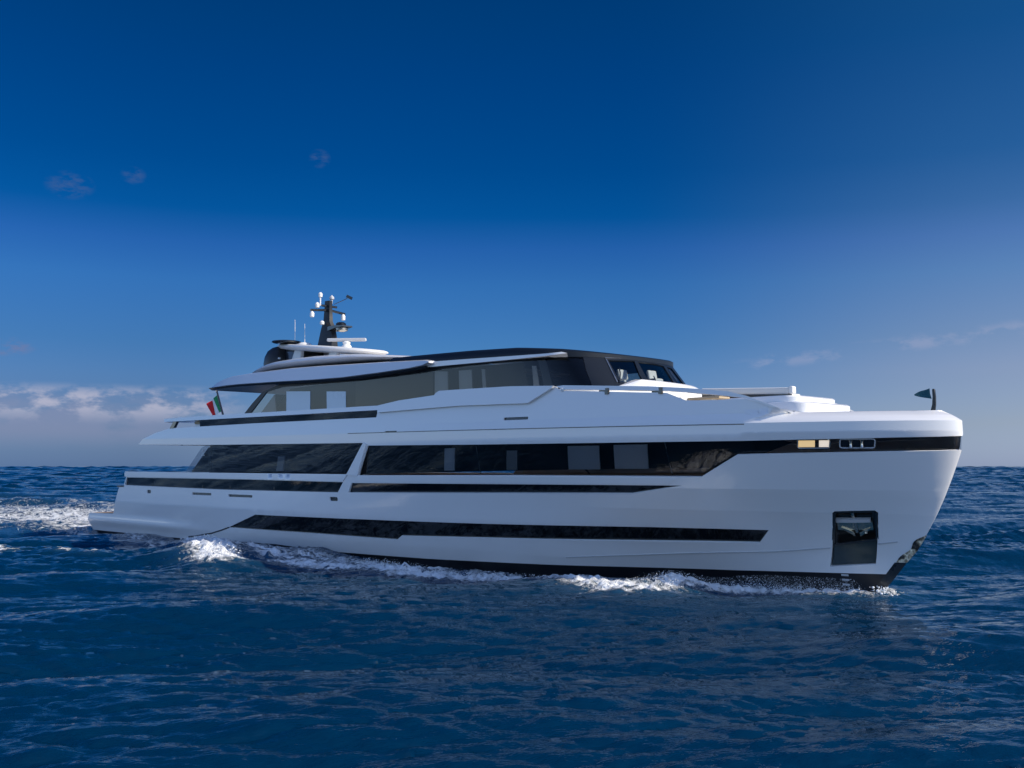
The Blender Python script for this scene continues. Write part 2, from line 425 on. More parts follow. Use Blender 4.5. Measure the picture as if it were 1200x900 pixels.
    def slab(s, name, poly, off_out, off_in, material, parent, both=False, step=.3, du=None, dz=None):
        lp = dens(poly, s.conv, step); W, T = s.cdt(lp, du=du, dz=dz)
        return s.mesh(name, [(W, T, off_out)], material, parent, rims=[(lp, off_out, off_in)], both=both)
def hullTP(u, Z):
    P = hullP(u, Z); P[..., 1] = P[..., 1]+.12*np.maximum(0, 4.06-Z); return P
HULLT = Surf(hullTP, X2u, 40., .4, .12)
def tilt(zref, k):
    def f(u, Z):
        P = hullP(u, Z); P[..., 1] = P[..., 1]+k*np.maximum(-.5, zref-Z); return P
    return Surf(f, X2u, 40., .4, .12)
HULL = Surf(hullP, X2u, 40., .4, .12)
SUP = Surf(supP, ident, 1e9, .3, .12)

# ------------------------------------------------------------------ the yacht
yacht = empty('yacht', (0, 0, 0))
tag(yacht, 'long white three-deck motor yacht with dark window bands under way at sea', 'yacht')

zs = np.linspace(-.8, 4.52, 46)
stem_up = [(float(Xst(z)), float(z)) for z in zs]
BOTX = [-1, 9, 13, 16, 19, 24, 29, 34, 38, 40]; BOTZ = [.12, .16, .27, .30, .20, .21, .30, .41, .56, .62]
zboot = lambda x: float(np.interp(x, BOTX, BOTZ))
sc = lambda z: float(Xst(z))
top_edge = [(float(x), 4.52) for x in np.arange(39.25, 36.6, -.1)]+[(36.62, 4.52), (36.29, 4.60), (35.48, 4.87), (35.01, 4.86), (33.95, 4.88), (33.41, 5.10), (30.22, 5.29), (29.97, 5.42), (28.44, 5.48), (25.54, 5.49), (25.36, 5.36), (23.68, 5.27), (22.61, 5.15), (22.52, 4.95), (22.48, 4.79), (14.97, 4.82), (7.92, 4.81), (6.68, 4.65), (5.41, 4.39), (5.0, 4.15)]
STEMW = .27
hull_xz = ([(-.32, zboot(-.3))] + [(x, zboot(x)) for x in np.arange(1, 37.3, .6)] + [(sc(zboot(38))-STEMW, zboot(38))] +
           [(sc(z)-STEMW, z) for z in (.75, .86)] + [(sc(.87), .87)] + [p for p in stem_up if p[1] > .89] + top_edge +
           [(11.26, 4.05), (21.88, 3.96), (20.9, 2.92), (9.2, 2.93), (3.8, 2.93), (3.86, 2.70), (3.62, 2.31), (3.17, 2.26), (2.42, 1.06), (2.3, .99), (-.3, .95), (-.44, .86), (-.5, .6), (-.42, .3)])
hull_loop = dens(hull_xz, X2u)
low_win = [(12.92, .80), (15.06, 1.37), (26.57, 1.46), (32.2, 1.54), (35.32, 1.56), (34.92, 1.2), (30.47, 1.09), (26.33, 1.0), (23.08, .92), (22.81, .78), (18.23, .81)]
slot_a = [(3.93, 2.68), (15.14, 2.68), (20.7, 2.65), (20.38, 2.3), (12.58, 2.27), (3.72, 2.33)]
slot_f = [(21.17, 2.63), (28.26, 2.67), (33.6, 2.69), (32.08, 2.45), (28.18, 2.41), (20.95, 2.31)]
win_a = [(9.2, 2.93), (10.77, 3.93), (11.26, 4.05), (21.88, 3.96), (20.9, 2.92)]
win_f = [(22.1, 3.87), (21.55, 2.89), (28.33, 2.93), (34.16, 2.92), (35.22, 3.48), (37.85, 3.52), (39.48, 3.55), (sc(3.57), 3.57), (sc(3.73), 3.73), (sc(3.9), 3.9), (39.52, 3.88), (37.91, 3.85), (35.42, 3.82), (31.43, 3.82), (27.21, 3.83)]
def rrect(x0, z0, x1, z1, r=.05, sl=0):
    P = []
    for cx, cz, a0 in ((x1-r, z1-r, 0), (x0+r, z1-r, 90), (x0+r, z0+r, 180), (x1-r, z0+r, 270)):
        for k in range(4):
            a = R(a0+30*k); P.append((cx+r*math.cos(a)+sl*(cz-z0), cz+r*math.sin(a)))
    return P
pocket = [(37.03, 2.04), (37.09, 2.09), (37.98, 2.13), (38.04, 2.08), (37.86, 1.4), (37.7, .8), (36.55, .66), (36.77, 1.23)]
vents = [rrect(11.2-.55*1.0, 2.0, 11.95, 2.09, .03), rrect(13.95, 2.0, 15.3, 2.09, .03)]
vents = [rrect(10.15, 2.02, 11.75, 2.12, .03), rrect(13.1, 2.0, 14.9, 2.1, .03), rrect(6.02, 2.0, 6.4, 2.15, .06), rrect(19.9, 2.0, 20.35, 2.14, .05), rrect(28.2, 4.52, 29.1, 4.60, .03), rrect(23.0, 4.275, 23.6, 4.325, .02)]
holes_p = [win_f]
holes_s = [low_win, slot_a, slot_f, win_f, pocket] + vents
hl = [dens(h, X2u) for h in holes_s]
knuck = [dens([(27.5, z), (sc(z)-.02, z)], X2u, closed=False) for z in (2.62, 2.05)]
rail_line = dens([(x, float(zrail(x))) for x in (27, 29.15, 32.93, 35.24, 36.6)], X2u, closed=False)
ln_line = dens([(5.6, float(zline(5.6))), (11, float(zline(11))), (21, float(zline(21))), (35.4, float(zline(35.4)))], X2u, closed=False)
us_ = np.arange(float(X2u(35.3, 4.2)), 39.93, .11)
sh_lines = []
for z in (3.93, 3.99, 4.05, 4.11, 4.16, 4.21, 4.26, 4.30, 4.34, 4.38, 4.42, 4.455, 4.48, 4.50, 4.51):
    ln_ = [(float(u), z) for u in us_ if hullP(np.array([u]), np.array([z]))[0, 0] > (35.45 if z < 4.27 else 35.9+(z-4.3)*2.6)]
    sh_lines.append(ln_)
fin_lines = [dens([(35.5+(z-4.3)*2.6+dx, z) for z in (4.29, 4.4, 4.5)], X2u, .06, closed=False) for dx in (0., .06, .13, .19, .25, .32, .38)]
sh_lines = sh_lines+fin_lines
W, T = HULL.cdt(hull_loop, hl, [knuck[0], knuck[1], rail_line, ln_line]+sh_lines)
depths = [.06, .09, .09, .05, .30] + [.05]*len(vents)
hull = HULL.mesh('hull', [(W, T, 0)], WHITE, yacht, rims=[(l, 0, -d) for l, d in zip(hl, depths)])
Wp, Tp = HULL.cdt(hull_loop, [hl[3]], [ln_line]+sh_lines)
tmp = HULL.mesh('hull_port', [(Wp, Tp, 0)], WHITE, yacht, rims=[(hl[3], 0, -.05)], mirror=True)
# join port skin into the one hull mesh, keeping custom normals
def join_into(a, b_):
    def grab(o):
        me = o.data
        return [tuple(v.co) for v in me.vertices], [tuple(p.vertices) for p in me.polygons], [tuple(n.vector) for n in me.corner_normals]
    va, fa, na = grab(a); vb, fb, nb = grab(b_)
    V_, F_ = weld(va+vb, [list(f) for f in fa]+[[i+len(va) for i in f] for f in fb])
    me = bpy.data.meshes.new(a.name); me.from_pydata(V_, [], F_)
    me.materials.append(a.data.materials[0]); me.polygons.foreach_set('use_smooth', [True]*len(me.polygons))
    set_normals(me, na+nb); a.data = me
    bpy.data.objects.remove(b_)
join_into(hull, tmp)

# underwater body / boot stripe, stem bar, stem guard
boot_xz = [(-.32, -.8)] + [(x, -.8) for x in np.arange(2, 36, 2)] + [(sc(-.8)-STEMW, -.8)] + [(sc(z)-STEMW, z) for z in (-.5, -.2, .1, .35)] + [(sc(zboot(38))-STEMW, zboot(38))] + [(x, zboot(x)) for x in np.arange(37, .9, -.6)] + [(-.32, zboot(-.3))]
HULL.panel('antifouling', boot_xz, -.006, BOOT, yacht, both=True)
stem_b = [(sc(z)-STEMW, z) for z in np.linspace(-.8, .86, 12)] + [(sc(z), z) for z in np.linspace(.86, -.8, 12)]
HULL.panel('stem_bar', stem_b, .004, DARKGREY, yacht, both=True)
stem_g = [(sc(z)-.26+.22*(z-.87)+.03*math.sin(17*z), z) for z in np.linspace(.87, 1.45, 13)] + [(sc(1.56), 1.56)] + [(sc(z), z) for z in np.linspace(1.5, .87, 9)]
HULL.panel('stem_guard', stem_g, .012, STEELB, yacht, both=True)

# glazing on the hull sides
HULL.panel('lower_window', low_win, -.058, DGLASS, yacht)
tilt(2.68, .16).panel('bulwark_window', slot_a, -.03, DGLASS, yacht)
tilt(2.68, .16).panel('bulwark_window', slot_f, -.03, DGLASS, yacht)
HULLT.panel('saloon_window', win_a, -.02, SGLASS, yacht)
HULLT.panel('saloon_window', win_f, -.03, SGLASS, yacht, both=True)
HULL.slab('window_pillar', [(20.93, 2.90), (21.90, 3.98), (22.06, 3.92), (21.52, 2.86)], .035, -.08, WHITE, yacht)
# mullion lines of the long windows
def strip_on(surf, mb, pts, wdt, off, thick=.02):
    """thin raised strip following pts (u-space converted) on the surface"""
    P = [at(surf.Pf, surf.conv(x, z), z, off, surf.umax) for x, z in pts]
    N_ = [fnorm(surf.Pf, np.asarray(surf.conv(x, z), float), np.asarray(z, float), surf.umax) for x, z in pts]
    rings = []
    for i, (p, n) in enumerate(zip(P, N_)):
        t = P[min(i+1, len(P)-1)]-P[max(i-1, 0)]; t = t/np.linalg.norm(t); w_ = np.cross(n, t)
        rings.append([p-w_*wdt/2-n*thick, p+w_*wdt/2-n*thick, p+w_*wdt/2+n*thick, p-w_*wdt/2+n*thick])
    mb.loft(rings)
for x in (6.35, 8.0, 10.9, 13.1, 16.3):
    mull = MB(); strip_on(HULL, mull, [(x, 2.29), (x+.02, 2.67)], .03, -.08, .01); mull.build('window_mullion', DSTEEL, yacht)
for x in (27.0, 33.3):
    mull = MB(); strip_on(HULLT, mull, [(x, 2.95), (x+.07, 3.8)], .03, -.03, .006); mull.build('window_mullion', DSTEEL, yacht)
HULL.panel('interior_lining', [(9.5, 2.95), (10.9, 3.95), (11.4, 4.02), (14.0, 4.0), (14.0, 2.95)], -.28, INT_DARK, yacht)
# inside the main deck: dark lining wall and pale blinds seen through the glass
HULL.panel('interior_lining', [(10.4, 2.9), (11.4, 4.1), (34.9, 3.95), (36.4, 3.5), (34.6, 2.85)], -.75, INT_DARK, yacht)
for a, b_, za, zb_ in ((25.58, 26.02, 3.02, 3.71), (30.3, 31.32, 3.03, 3.69), (31.78, 32.78, 3.04, 3.70), (16.3, 16.75, 3.02, 3.55), (28.1, 28.5, 3.03, 3.6)):
    HULL.slab('window_blind', [(a-.12, za), (a, zb_), (b_, zb_), (b_-.12, za)], -.22, -.25, BLIND if a > 20 and a != 28.1 else GREYPANEL, yacht)
# bow band: mooring openings with steel rims; emissive linings added to imitate sunlight inside
for (x0, x1, kind) in ((36.66, 37.37, 0), (37.58, 38.30, 1)):
    P_ = rrect(x0, 3.615, x1, 3.825, .05, .22)
    ring = MB(); pts = [at(hullP, X2u(x, z), z, -.035, 40.) for x, z in P_]
    ring.tube(pts+[pts[0]], .014, 6)
    fr = ring.build('fairlead_rim', GREYPANEL if kind else STEEL, yacht)
    if kind == 0:
        GLOW_AMBER = mat('sun glow amber lining', (.75, .55, .28), .6, emit=(1.0, .68, .30), es=.55)
        GLOW_CREAM = mat('sun glow cream lining', (.8, .72, .6), .6, emit=(1.0, .83, .62), es=.6)
        HULL.panel('fairlead_lining_or_glow', [(36.68, 3.64), (36.715, 3.80), (37.08, 3.80), (37.05, 3.64)], -.042, GLOW_AMBER, fr)
        HULL.panel('fairlead_lining_or_glow', [(37.14, 3.64), (37.17, 3.80), (37.39, 3.80), (37.355, 3.64)], -.042, GLOW_CREAM, fr)
    else:
        HULL.panel('fairlead_lining_or_glow', [(37.61, 3.64), (37.64, 3.80), (38.32, 3.80), (38.28, 3.64)], -.042, BLACK, fr)
        for x in (37.83, 38.06):
            c = MB(); p = at(hullP, X2u(x, 3.72), 3.72, -.03, 40.)
            c.lathe((p[0], p[1], 3.63), [(.05, 0), (.03, .04), (.028, .13), (.05, .17), (.03, .175)], 12)
            c.build('mooring_roller', STEEL, fr)
# vents (dark backs), panel joint, drain cap
for i, v in enumerate(vents): HULL.panel('side_vent', v, -.048, BLACK, yacht)
j = MB(); strip_on(HULL, j, [(x, float(zline(x))) for x in np.arange(21, 35.7, .5)], .022, .0, .008); j.build('panel_joint', DARKGREY, yacht)
j = MB(); strip_on(HULL, j, [(x, float(zrail(x))) for x in np.r_[29.2:36.6:.4, 36.7]], .03, .004, .012); j.build('spray_rail', GREYPANEL, yacht)
j = MB(); strip_on(HULL, j, [(x, float(zrail(x))) for x in (37.85, 38.0, 38.15, 38.3)], .03, .004, .012); j.build('spray_rail', GREYPANEL, yacht)
j = MB(); strip_on(HULL, j, [(9.4, .26), (10.49, .38), (11.46, .5), (12.3, .66), (12.95, .80)], .05, .0, .012); j.build('hull_groove', DARKGREY, yacht)
# draught marks
for z in (.47, .35, .23):
    HULL.slab('draught_mark', [(36.80, z-.022), (36.80, z+.022), (36.98, z+.022), (36.98, z-.022)], .006, -.004, GREYPANEL, yacht, step=.1)
# builder's emblem on the aft saloon glass
e = MB()
cx, cz = 10.98, 3.74
for poly in ([(-.05, -.02), (.05, -.02), (.035, .10), (.0, .14), (-.04, .10)], [(-.10, .02), (-.055, .03), (-.055, .07), (-.11, .09)], [(-.12, -.12), (.13, -.12), (.13, -.09), (-.12, -.09)]):
    e.prism([(cx+x, cz+z) for x, z in poly], -4.0, -3.985)
e.build('emblem', GREYPANEL, yacht)

# anchor pocket with the anchor stowed inside
pk = HULL.panel('anchor_pocket', pocket, -.295, DSTEEL, yacht, step=.1)
def pkp(x, z, off): return at(hullP, X2u(x, z), z, off, 40.)
fr = MB()
strip_on(HULL, fr, [(37.10, 2.07), (37.5, 2.09), (37.97, 2.11)], .05, -.02, .03)
strip_on(HULL, fr, [(36.80, 1.27), (36.95, 1.7), (37.07, 2.05)], .07, -.03, .03)
strip_on(HULL, fr, [(37.86, 1.42), (37.93, 1.75), (38.01, 2.07)], .06, -.03, .03)
strip_on(HULL, fr, [(36.80, 1.24), (37.3, 1.32), (37.84, 1.41)], .045, -.01, .03)
fr.build('pocket_frame', DSTEEL, pk)
HULL.slab('pocket_plate', [(36.60, .69), (36.79, 1.21), (37.83, 1.38), (37.68, .82)], -.05, -.12, mat('scuffed dark plate', (.06, .085, .09), .25, .5, bump=(2, .1)), pk, step=.1)
an = MB()
strip_on(HULL, an, [(37.02, 1.80), (37.4, 1.81), (37.8, 1.83)], .085, -.12, .05)
an.build('anchor_stock', GREYPANEL, pk)
an = MB()
strip_on(HULL, an, [(36.98, 1.62), (37.4, 1.64), (37.8, 1.66)], .22, -.22, .05)
an.tube([pkp(37.42, 1.95, -.2), pkp(37.40, 1.5, -.16)], .045, 8)
for sgn in (-1, 1):
    an.loft([[pkp(37.4+sgn*.06, 1.46+dz, o) for dz, o in ((-.05, -.2), (.05, -.2), (.05, -.12), (-.05, -.12))], [pkp(37.4+sgn*.33, 1.60+dz, o) for dz, o in ((-.015, -.16), (.015, -.16), (.015, -.13), (-.015, -.13))]])
p = pkp(37.62, 1.52, -.1); an.lathe((p[0], p[1], p[2]-.03), [(.005, 0), (.035, .01), (.035, .05), (.005, .06)], 10)
an.build('anchor', STEEL, pk)

# swim platform top, transom, decks
tr = MB()
def across(mb, pts, n=6, sh=0.0, mi=0):
    """sheet through (X,Z) points carried from starboard to port side"""
    rows = []
    for x, z in pts:
        w_ = float(hb(np.float64(x), np.float64(z)))-sh
        rows.append([(x, -w_+2*w_*k/n, z) for k in range(n+1)])
    mb.loft(rows, closed=False, mi=mi)
across(tr, [(-.32, -.8), (-.42, .3), (-.5, .6), (-.44, .86), (-.3, .952)], 10); tr.build('platform_edge', WHITE, yacht)
tr = MB(); across(tr, [(-.28, .955), (2.42, .985)], 8, .03); tr.build('swim_platform', TEAK, yacht)
tr = MB(); across(tr, [(2.42, .99), (3.17, 2.26), (3.62, 2.31), (3.86, 2.70), (3.82, 2.93)], 8, .01); tr.build('transom', WHITE, yacht)
tr = MB(); tr.prism([(2.95, 2.22), (3.66, 2.24), (3.66, 2.32), (2.9, 2.31)], -4.02, -3.85); tr.build('mooring_cleat', BLACK, yacht, bevel=.02)
tr = MB(); across(tr, [(x, 2.15) for x in np.arange(3.2, 36.5, 1.)], 8, .12); tr.build('main_deck', TEAK, yacht)
# bulwark caps
HULL.slab('cap_rail', [(3.78, 2.72), (3.74, 2.86), (3.82, 2.95), (15.1, 2.905), (20.95, 2.89), (20.72, 2.68), (15.14, 2.70)], .035, -.22, WHITE, yacht, both=True)
HULL.slab('cap_rail', [(21.2, 2.68), (21.42, 2.88), (28.33, 2.905), (33.2, 2.90), (33.45, 2.86), (33.2, 2.715), (28.26, 2.70)], .014, -.05, WHITE, yacht)
# upper deck overhang: soffit and floor
tr = MB(); across(tr, [(5.02, 4.152), (8, 4.13), (11.3, 4.06), (16, 4.0), (23, 3.97)], 8, .015); tr.build('deck_soffit', WHITE2, yacht)
tr = MB(); across(tr, [(5.0, 4.15), (5.41, 4.39), (6.68, 4.65), (7.92, 4.81)] + [(x, 4.80) for x in np.arange(9, 23, 2.)], 8, .01); tr.build('upper_deck', WHITE2, yacht)
tr = MB(); across(tr, [(x, 4.53) for x in np.arange(22, 33.1, 1.)]+[(x, 4.517) for x in np.r_[34:39.25:.1, 39.32]], 10, .006); tr.build('foredeck', WHITE2, yacht)
tr = MB()      # aft saloon bulkhead with doors
tr.box((11.2, 0, 3.1), (.08, 7.6, 1.95)); tr.build('aft_bulkhead', DGLASS, yacht)
tr = MB(); tr.tube([(8.95, -3.9, 4.14), (8.95, -3.9, 4.06)], .05, 8); tr.build('soffit_light', BLACK, yacht)
# upper bulwark cap: thin aft rail sweeping into the raised shoulder
HULL.slab('upper_cap_rail', [(7.5, 5.22), (9.81, 5.23), (22.61, 5.16), (23.68, 5.28), (25.32, 5.37), (25.40, 5.44), (25.54, 5.50), (28.44, 5.49), (29.97, 5.43), (29.92, 5.37), (29.11, 4.97), (26.44, 5.0), (22.64, 4.93), (22.63, 5.01), (7.54, 5.08)], .10, -.16, WHITE, yacht, both=True)
HULL.slab('foredeck_handrail', [(30.0, 5.425), (30.26, 5.44), (32.92, 5.29), (33.87, 5.21), (35.01, 5.08), (35.48, 4.95), (36.29, 4.62), (36.1, 4.64), (35.48, 4.89), (35.01, 4.96), (33.95, 5.09), (33.41, 5.15), (30.27, 5.32)], .02, -.10, WHITE, yacht, both=True)
# transverse aft rail
tr = MB(); tr.box((7.6, 0, 5.15), (.2, 7.7, .13)); tr.build('aft_cap_rail', WHITE, yacht, bevel=.03)
# glass under the aft cap rail
tilt(5.1, .25).panel('rail_glass', [(10.35, 4.81), (10.35, 5.09), (22.5, 5.02), (22.46, 4.79)], -.06, DGLASS, yacht, both=True)
for x in (8.35,):
    tr = MB(); tr.prism([(x-.4, 4.80), (x-.05, 5.1), (x+.25, 5.1), (x-.05, 4.80)], -3.98, -3.86); tr.build('rail_stanchion', BLACK, yacht)
for x in (31.55, 33.12):
    p = at(hullP, X2u(x, 5.2), 5.2, -.05, 40.)
    tr = MB(); tr.box((p[0], p[1]+.0, 5.215-.032*(x-31.5)), (.40, .06, .17), rz=R(-14)); tr.build('rail_stanchion', BLACK, yacht)
for x in (30.24,):
    p = at(hullP, X2u(x, 5.33), 5.33, .0, 40.)
    tr = MB(); tr.lathe((p[0], p[1], 5.27), [(.01, 0), (.06, .02), (.06, .09), (.01, .11)], 12); tr.build('rail_end_cap', WHITE2, yacht)

# ------------------------------------------------------------------ upper saloon and wheelhouse
ws = [(31.69, 6.28), (32.78, 6.33), (32.55, 5.86), (32.5, 5.62), (31.56, 5.60)]
wc = [(33.13-.02, 6.31), (34.36, 6.31), (34.2, 5.62), (33.13-.12, 5.62), (33.13-.08, 5.86)]
wc = [(32.93, 6.31), (33.42, 6.32), (33.9, 6.31), (34.28, 6.28), (34.2, 5.95), (34.1, 5.62), (33.3, 5.6), (32.74, 5.6), (32.8, 5.86)]
wp = [(34.5, 6.28), (34.88, 6.25), (34.95, 5.62), (34.3, 5.62), (34.4, 5.95)]
side_g = [(12.95, 5.2), (14.30, 6.10), (15.36, 6.22), (19.3, 6.18), (23.17, 6.24), (26.59, 6.33), (29.0, 6.34), (30.90, 6.34), (30.72, 5.94), (30.60, 5.5), (30.3, 5.15), (22, 5.0), (12.7, 5.0)]
side_gp = [(2*TE-x, z) for x, z in [(26.0, 6.30), (29.0, 6.34), (30.90, 6.34), (30.72, 5.94), (30.60, 5.5), (28, 5.5), (26, 5.5)]]
so = [(11.9, 4.81), (12.3, 5.1), (13.2, 5.68), (14.0, 6.12), (15.36, 6.35), (19.3, 6.27), (23.17, 6.36), (26.6, 6.5), (31, 6.5)]
so = so+[(33.1, 6.48), (35.25, 6.5)]+[(2*TE-x, z) for x, z in so[::-1][1:]]+[(2*TE-11.9, 4.7), (33.1, 4.7), (22, 4.7)]
sl = dens(so, ident)
hs = [dens(h, ident, .15) for h in (ws, wc, wp, side_g, side_gp)]
W, T = SUP.cdt(sl, hs)
wh = SUP.mesh('deckhouse', [(W, T, 0)], NAVY, yacht, rims=[(l, 0, -.05) for l in hs])
SUP.panel('side_window', side_g, -.03, UGLASS, wh)
SUP.panel('side_window', side_gp, -.03, UGLASS, wh)
for pz in (ws, wc, wp): SUP.panel('windscreen_pane', pz, -.03, WGLASS, wh)
# bright frames of the windscreen
fr = MB(); strip_on(SUP, fr, [(31.62, 6.30), (31.53, 5.95), (31.44, 5.58)], .04, .01, .012); fr.build('windscreen_trim', STEEL, wh); fr = MB()
strip_on(SUP, fr, [(31.6, 6.335), (32.2, 6.37), (32.8, 6.385), (33.5, 6.385), (34.2, 6.36)], .035, .012, .012); fr.build('windscreen_trim', STEEL, wh)
fr = MB(); strip_on(SUP, fr, [(31.50, 5.57), (31.75, 5.85), (31.86, 6.02)], .03, .03, .01); fr.build('wiper', BLACK, wh)
fr = MB(); strip_on(SUP, fr, [(33.0, 5.57), (33.15, 5.85)], .03, .03, .01); fr.build('wiper', BLACK, wh)
# interior seen through the glass
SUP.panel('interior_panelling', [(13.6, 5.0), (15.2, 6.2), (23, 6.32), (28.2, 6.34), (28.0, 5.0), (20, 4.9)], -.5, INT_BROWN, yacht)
SUP.panel('curtain', [(19.75, 4.95), (19.75, 6.2), (24.0, 6.28), (24.0, 5.0)], -.30, mat('taupe curtain', (.21, .18, .145), .9), yacht)
for pz in ([(15.69, 5.1), (15.68, 6.04), (17.3, 5.96), (17.32, 5.1)], [(18.4, 5.1), (18.36, 5.90), (19.55, 5.84), (19.57, 5.1)]):
    SUP.slab('frosted_pane', pz, -.018, -.029, FROST, wh, step=.2)
for pz in ([(24.3, 5.3), (24.36, 6.25), (25.0, 6.21), (24.94, 5.3)], [(25.46, 5.3), (25.54, 6.20), (26.15, 6.19), (26.05, 5.3)], [(26.5, 5.3), (26.62, 6.18), (26.77, 6.17), (26.65, 5.3)], [(28.5, 5.3), (28.86, 6.16), (29.04, 6.15), (28.73, 5.3)], [(13.6, 5.2), (14.72, 5.98), (14.86, 5.3)]):
    SUP.slab('window_blind', pz, -.09, -.12, BLIND, yacht, step=.2)
SUP.slab('window_frame', [(28.95, 5.3), (29.28, 6.34), (29.62, 6.34), (29.25, 5.3)], -.04, -.1, BLACK, wh, step=.2)
fr = MB(); fr.box((30.35, .75, 5.62), (.35, .5, .5), taper=.85); fr.box((30.2, .75, 5.98), (.12, .42, .3), ry=R(-12)); fr.build('helm_seat', CUSHION, yacht, bevel=.05)
fr = MB(); fr.box((30.2, -.55, 5.55), (.4, .5, .4), taper=.85); fr.box((30.1, -.55, 5.92), (.12, .42, .32), ry=R(-12)); fr.build('helm_seat', CUSHION, yacht, bevel=.05)
fr = MB(); fr.box((29.0, 0, 5.3), (4.0, 4.2, .1)); fr.build('wheelhouse_floor', INT_DARK, yacht)
fr = MB(); fr.box((14.2, 0, 5.5), (.06, 5.9, 1.4), ry=R(48)); fr.build('aft_sliding_door', DGLASS, yacht)
# white coaming ahead of the windscreen
cm = MB(); rings = []
for t in np.linspace(31.35, 35.3, 28):
    zt = float(np.interp(t, [31.35, 31.6, 32.05, 34.6, 35.3], [5.47, 5.53, 5.70, 5.66, 5.6])); f = float(np.interp(t, [31.35, 32.0, 35.3], [.12, .5, .5]))
    A = lambda z, o: tuple(at(supP, t, 5.6, o, 1e9)[:2])+(z,)
    rings.append([A(4.8, 0), A(zt-.03, 0), A(zt, .06), A(zt-.02, f*.8), A(zt-.07, f*.97), A(zt-.14, f), A(4.8, f+.05)])
cm.loft(rings); cm.build('windscreen_coaming', WHITE, yacht)
# low house base / side deck coaming ahead of it
cm = MB(); rings = []
for t in np.linspace(26, 2*TE-26, 50):
    A = lambda z, o: tuple(at(supP, t, 5.3, o, 1e9)[:2])+(z,)
    rings.append([A(4.5, .02), A(5.36, .02), A(5.40, .10), A(5.38, .30), A(5.30, .36), A(4.5, .40)])
cm.loft(rings); cm.build('deckhouse_coaming', WHITE2, yacht)

# roof over wheelhouse (black, crowned)
rf = MB(); ts = np.r_[np.linspace(22.2, 29.5, 20), np.linspace(29.7, 2*TE-29.7, 46), np.linspace(2*TE-29.5, 2*TE-22.2, 20)]
def roofring(off, zf):
    out = []
    for t in ts:
        P = supP(t, 6.38); n = fnorm(supP, np.asarray(t), np.asarray(6.38), 1e9); n = np.array([n[0], n[1], 0]); n /= np.linalg.norm(n)
        q = P+n*(off if t < 30 or t > 2*TE-30 else min(off, .03))
        zt = float(np.interp(q[0], [22, 26, 28, 29.5, 30.6], [6.86, 6.80, 6.74, 6.60, 6.47]))
        out.append((q[0], q[1], 6.36+(zt-6.36)*zf))
    return out
def inring(k, zf):
    r = roofring(-.12, 1.0); return [(x-(x-24)*(1-k)*.3, y*k, z+zf) for x, y, z in r]
rf.loft([roofring(-.1, -.1), roofring(.10, -.05), roofring(.13, .3), roofring(.08, .75), roofring(-.06, .97), inring(.8, .03), inring(.4, .06), inring(.02, .07)], closed=False)
rf.build('wheelhouse_roof', NAVY, yacht, smooth=50)
SUP.slab('roof_strip', [(23.6, 6.37), (23.6, 6.55), (27, 6.48), (30.35, 6.405), (30.45, 6.345), (27, 6.35)], .20, -.05, WHITE, yacht)

# hardtop wing over the aft upper deck
wg = MB(); rings = []
st = [(10.05, 6.41, 6.45), (10.25, 6.42, 6.55), (10.6, 6.43, 6.66), (11.2, 6.44, 6.78), (11.8, 6.45, 6.86), (13, 6.44, 6.89), (16, 6.37, 6.91), (18, 6.31, 6.86), (19.9, 6.28, 6.79), (22, 6.31, 6.71), (23.6, 6.35, 6.64), (24.3, 6.40, 6.60), (24.6, 6.47, 6.54)]
for x, z0, z1 in st:
    yb = 3.5*float(np.interp(x, [10.05, 10.6, 11.5, 24.6], [.93, .97, 1, 1])); yt = yb-.28*(z1-z0)/.45
    rings.append([(x, -yb+.06, z0), (x, -yb, z0+.02), (x, -yt-.02, z1-.03), (x, -yt+.08, z1), (x, 0, z1+.06), (x, yt-.08, z1), (x, yt+.02, z1-.03), (x, yb, z0+.02), (x, yb-.06, z0), (x, 0, z0)])
wg.loft(rings); wg.build('hardtop', WHITE, yacht, smooth=25)
for x in (13.9, 15.3, 17.6, 20.0):
    wl = MB(); wl.lathe((x, -3.3, float(np.interp(x, [13, 16, 18, 19.9], [6.44, 6.37, 6.31, 6.28]))-.03), [(.06, 0), (.06, .03)], 10); wl.build('ceiling_light', WHITE2, yacht)
sf = MB(); sf.loft([[(x, -3.5+.10+(.12 if x < 10.5 else 0), z0-.07), (x, -3.5+.06, z0+.02), (x, 3.5-.06, z0+.02), (x, 3.5-.10, z0-.07)] for x, z0, z1 in st[1:-1]])
sf.build('hardtop_soffit_shade', NAVY, yacht)  # dark slab paints the sea's reflection and a shadow line under the wing
# black plinth and mast deck
def lens(cx, cy, zf, zb_, L_, Wd, ex, name, m, slope=0, zbase=0, flat=.75):
    mb = MB(); n = 64
    def ring(k, z):
        o = []
        for i in range(n):
            a = 2*math.pi*i/n; ca, sa = math.cos(a), math.sin(a)
            x = cx+L_*k*math.copysign(abs(ca)**(2/ex), ca); y = cy+Wd*k*math.copysign(abs(sa)**(2/ex), sa)
            o.append((x, y, z(x)))
        return o
    zb2 = lambda x: zb_(x); zt = lambda x: zf(x)
    mid = lambda x: zb_(x)*.45+zf(x)*.55
    mb.loft([ring(flat, zb2), ring(.93, lambda x: zb_(x)*.8+zf(x)*.2), ring(1.0, mid), ring(.985, lambda x: zb_(x)*.18+zf(x)*.82), ring(.93, zt), ring(.5, lambda x: zf(x)+.03), ring(.02, lambda x: zf(x)+.04)])
    return mb.build(name, m, yacht, smooth=50)
ip = lambda X_, Z_: (lambda x: float(np.interp(x, X_, Z_)))
lens(16.3, 0, ip([10.5, 14, 19, 23], [6.99, 7.05, 6.95, 6.80]), ip([10, 24], [6.8, 6.5]), 6.6, 2.25, 2.6, 'mast_deck_plinth', BLACK, flat=1.0)
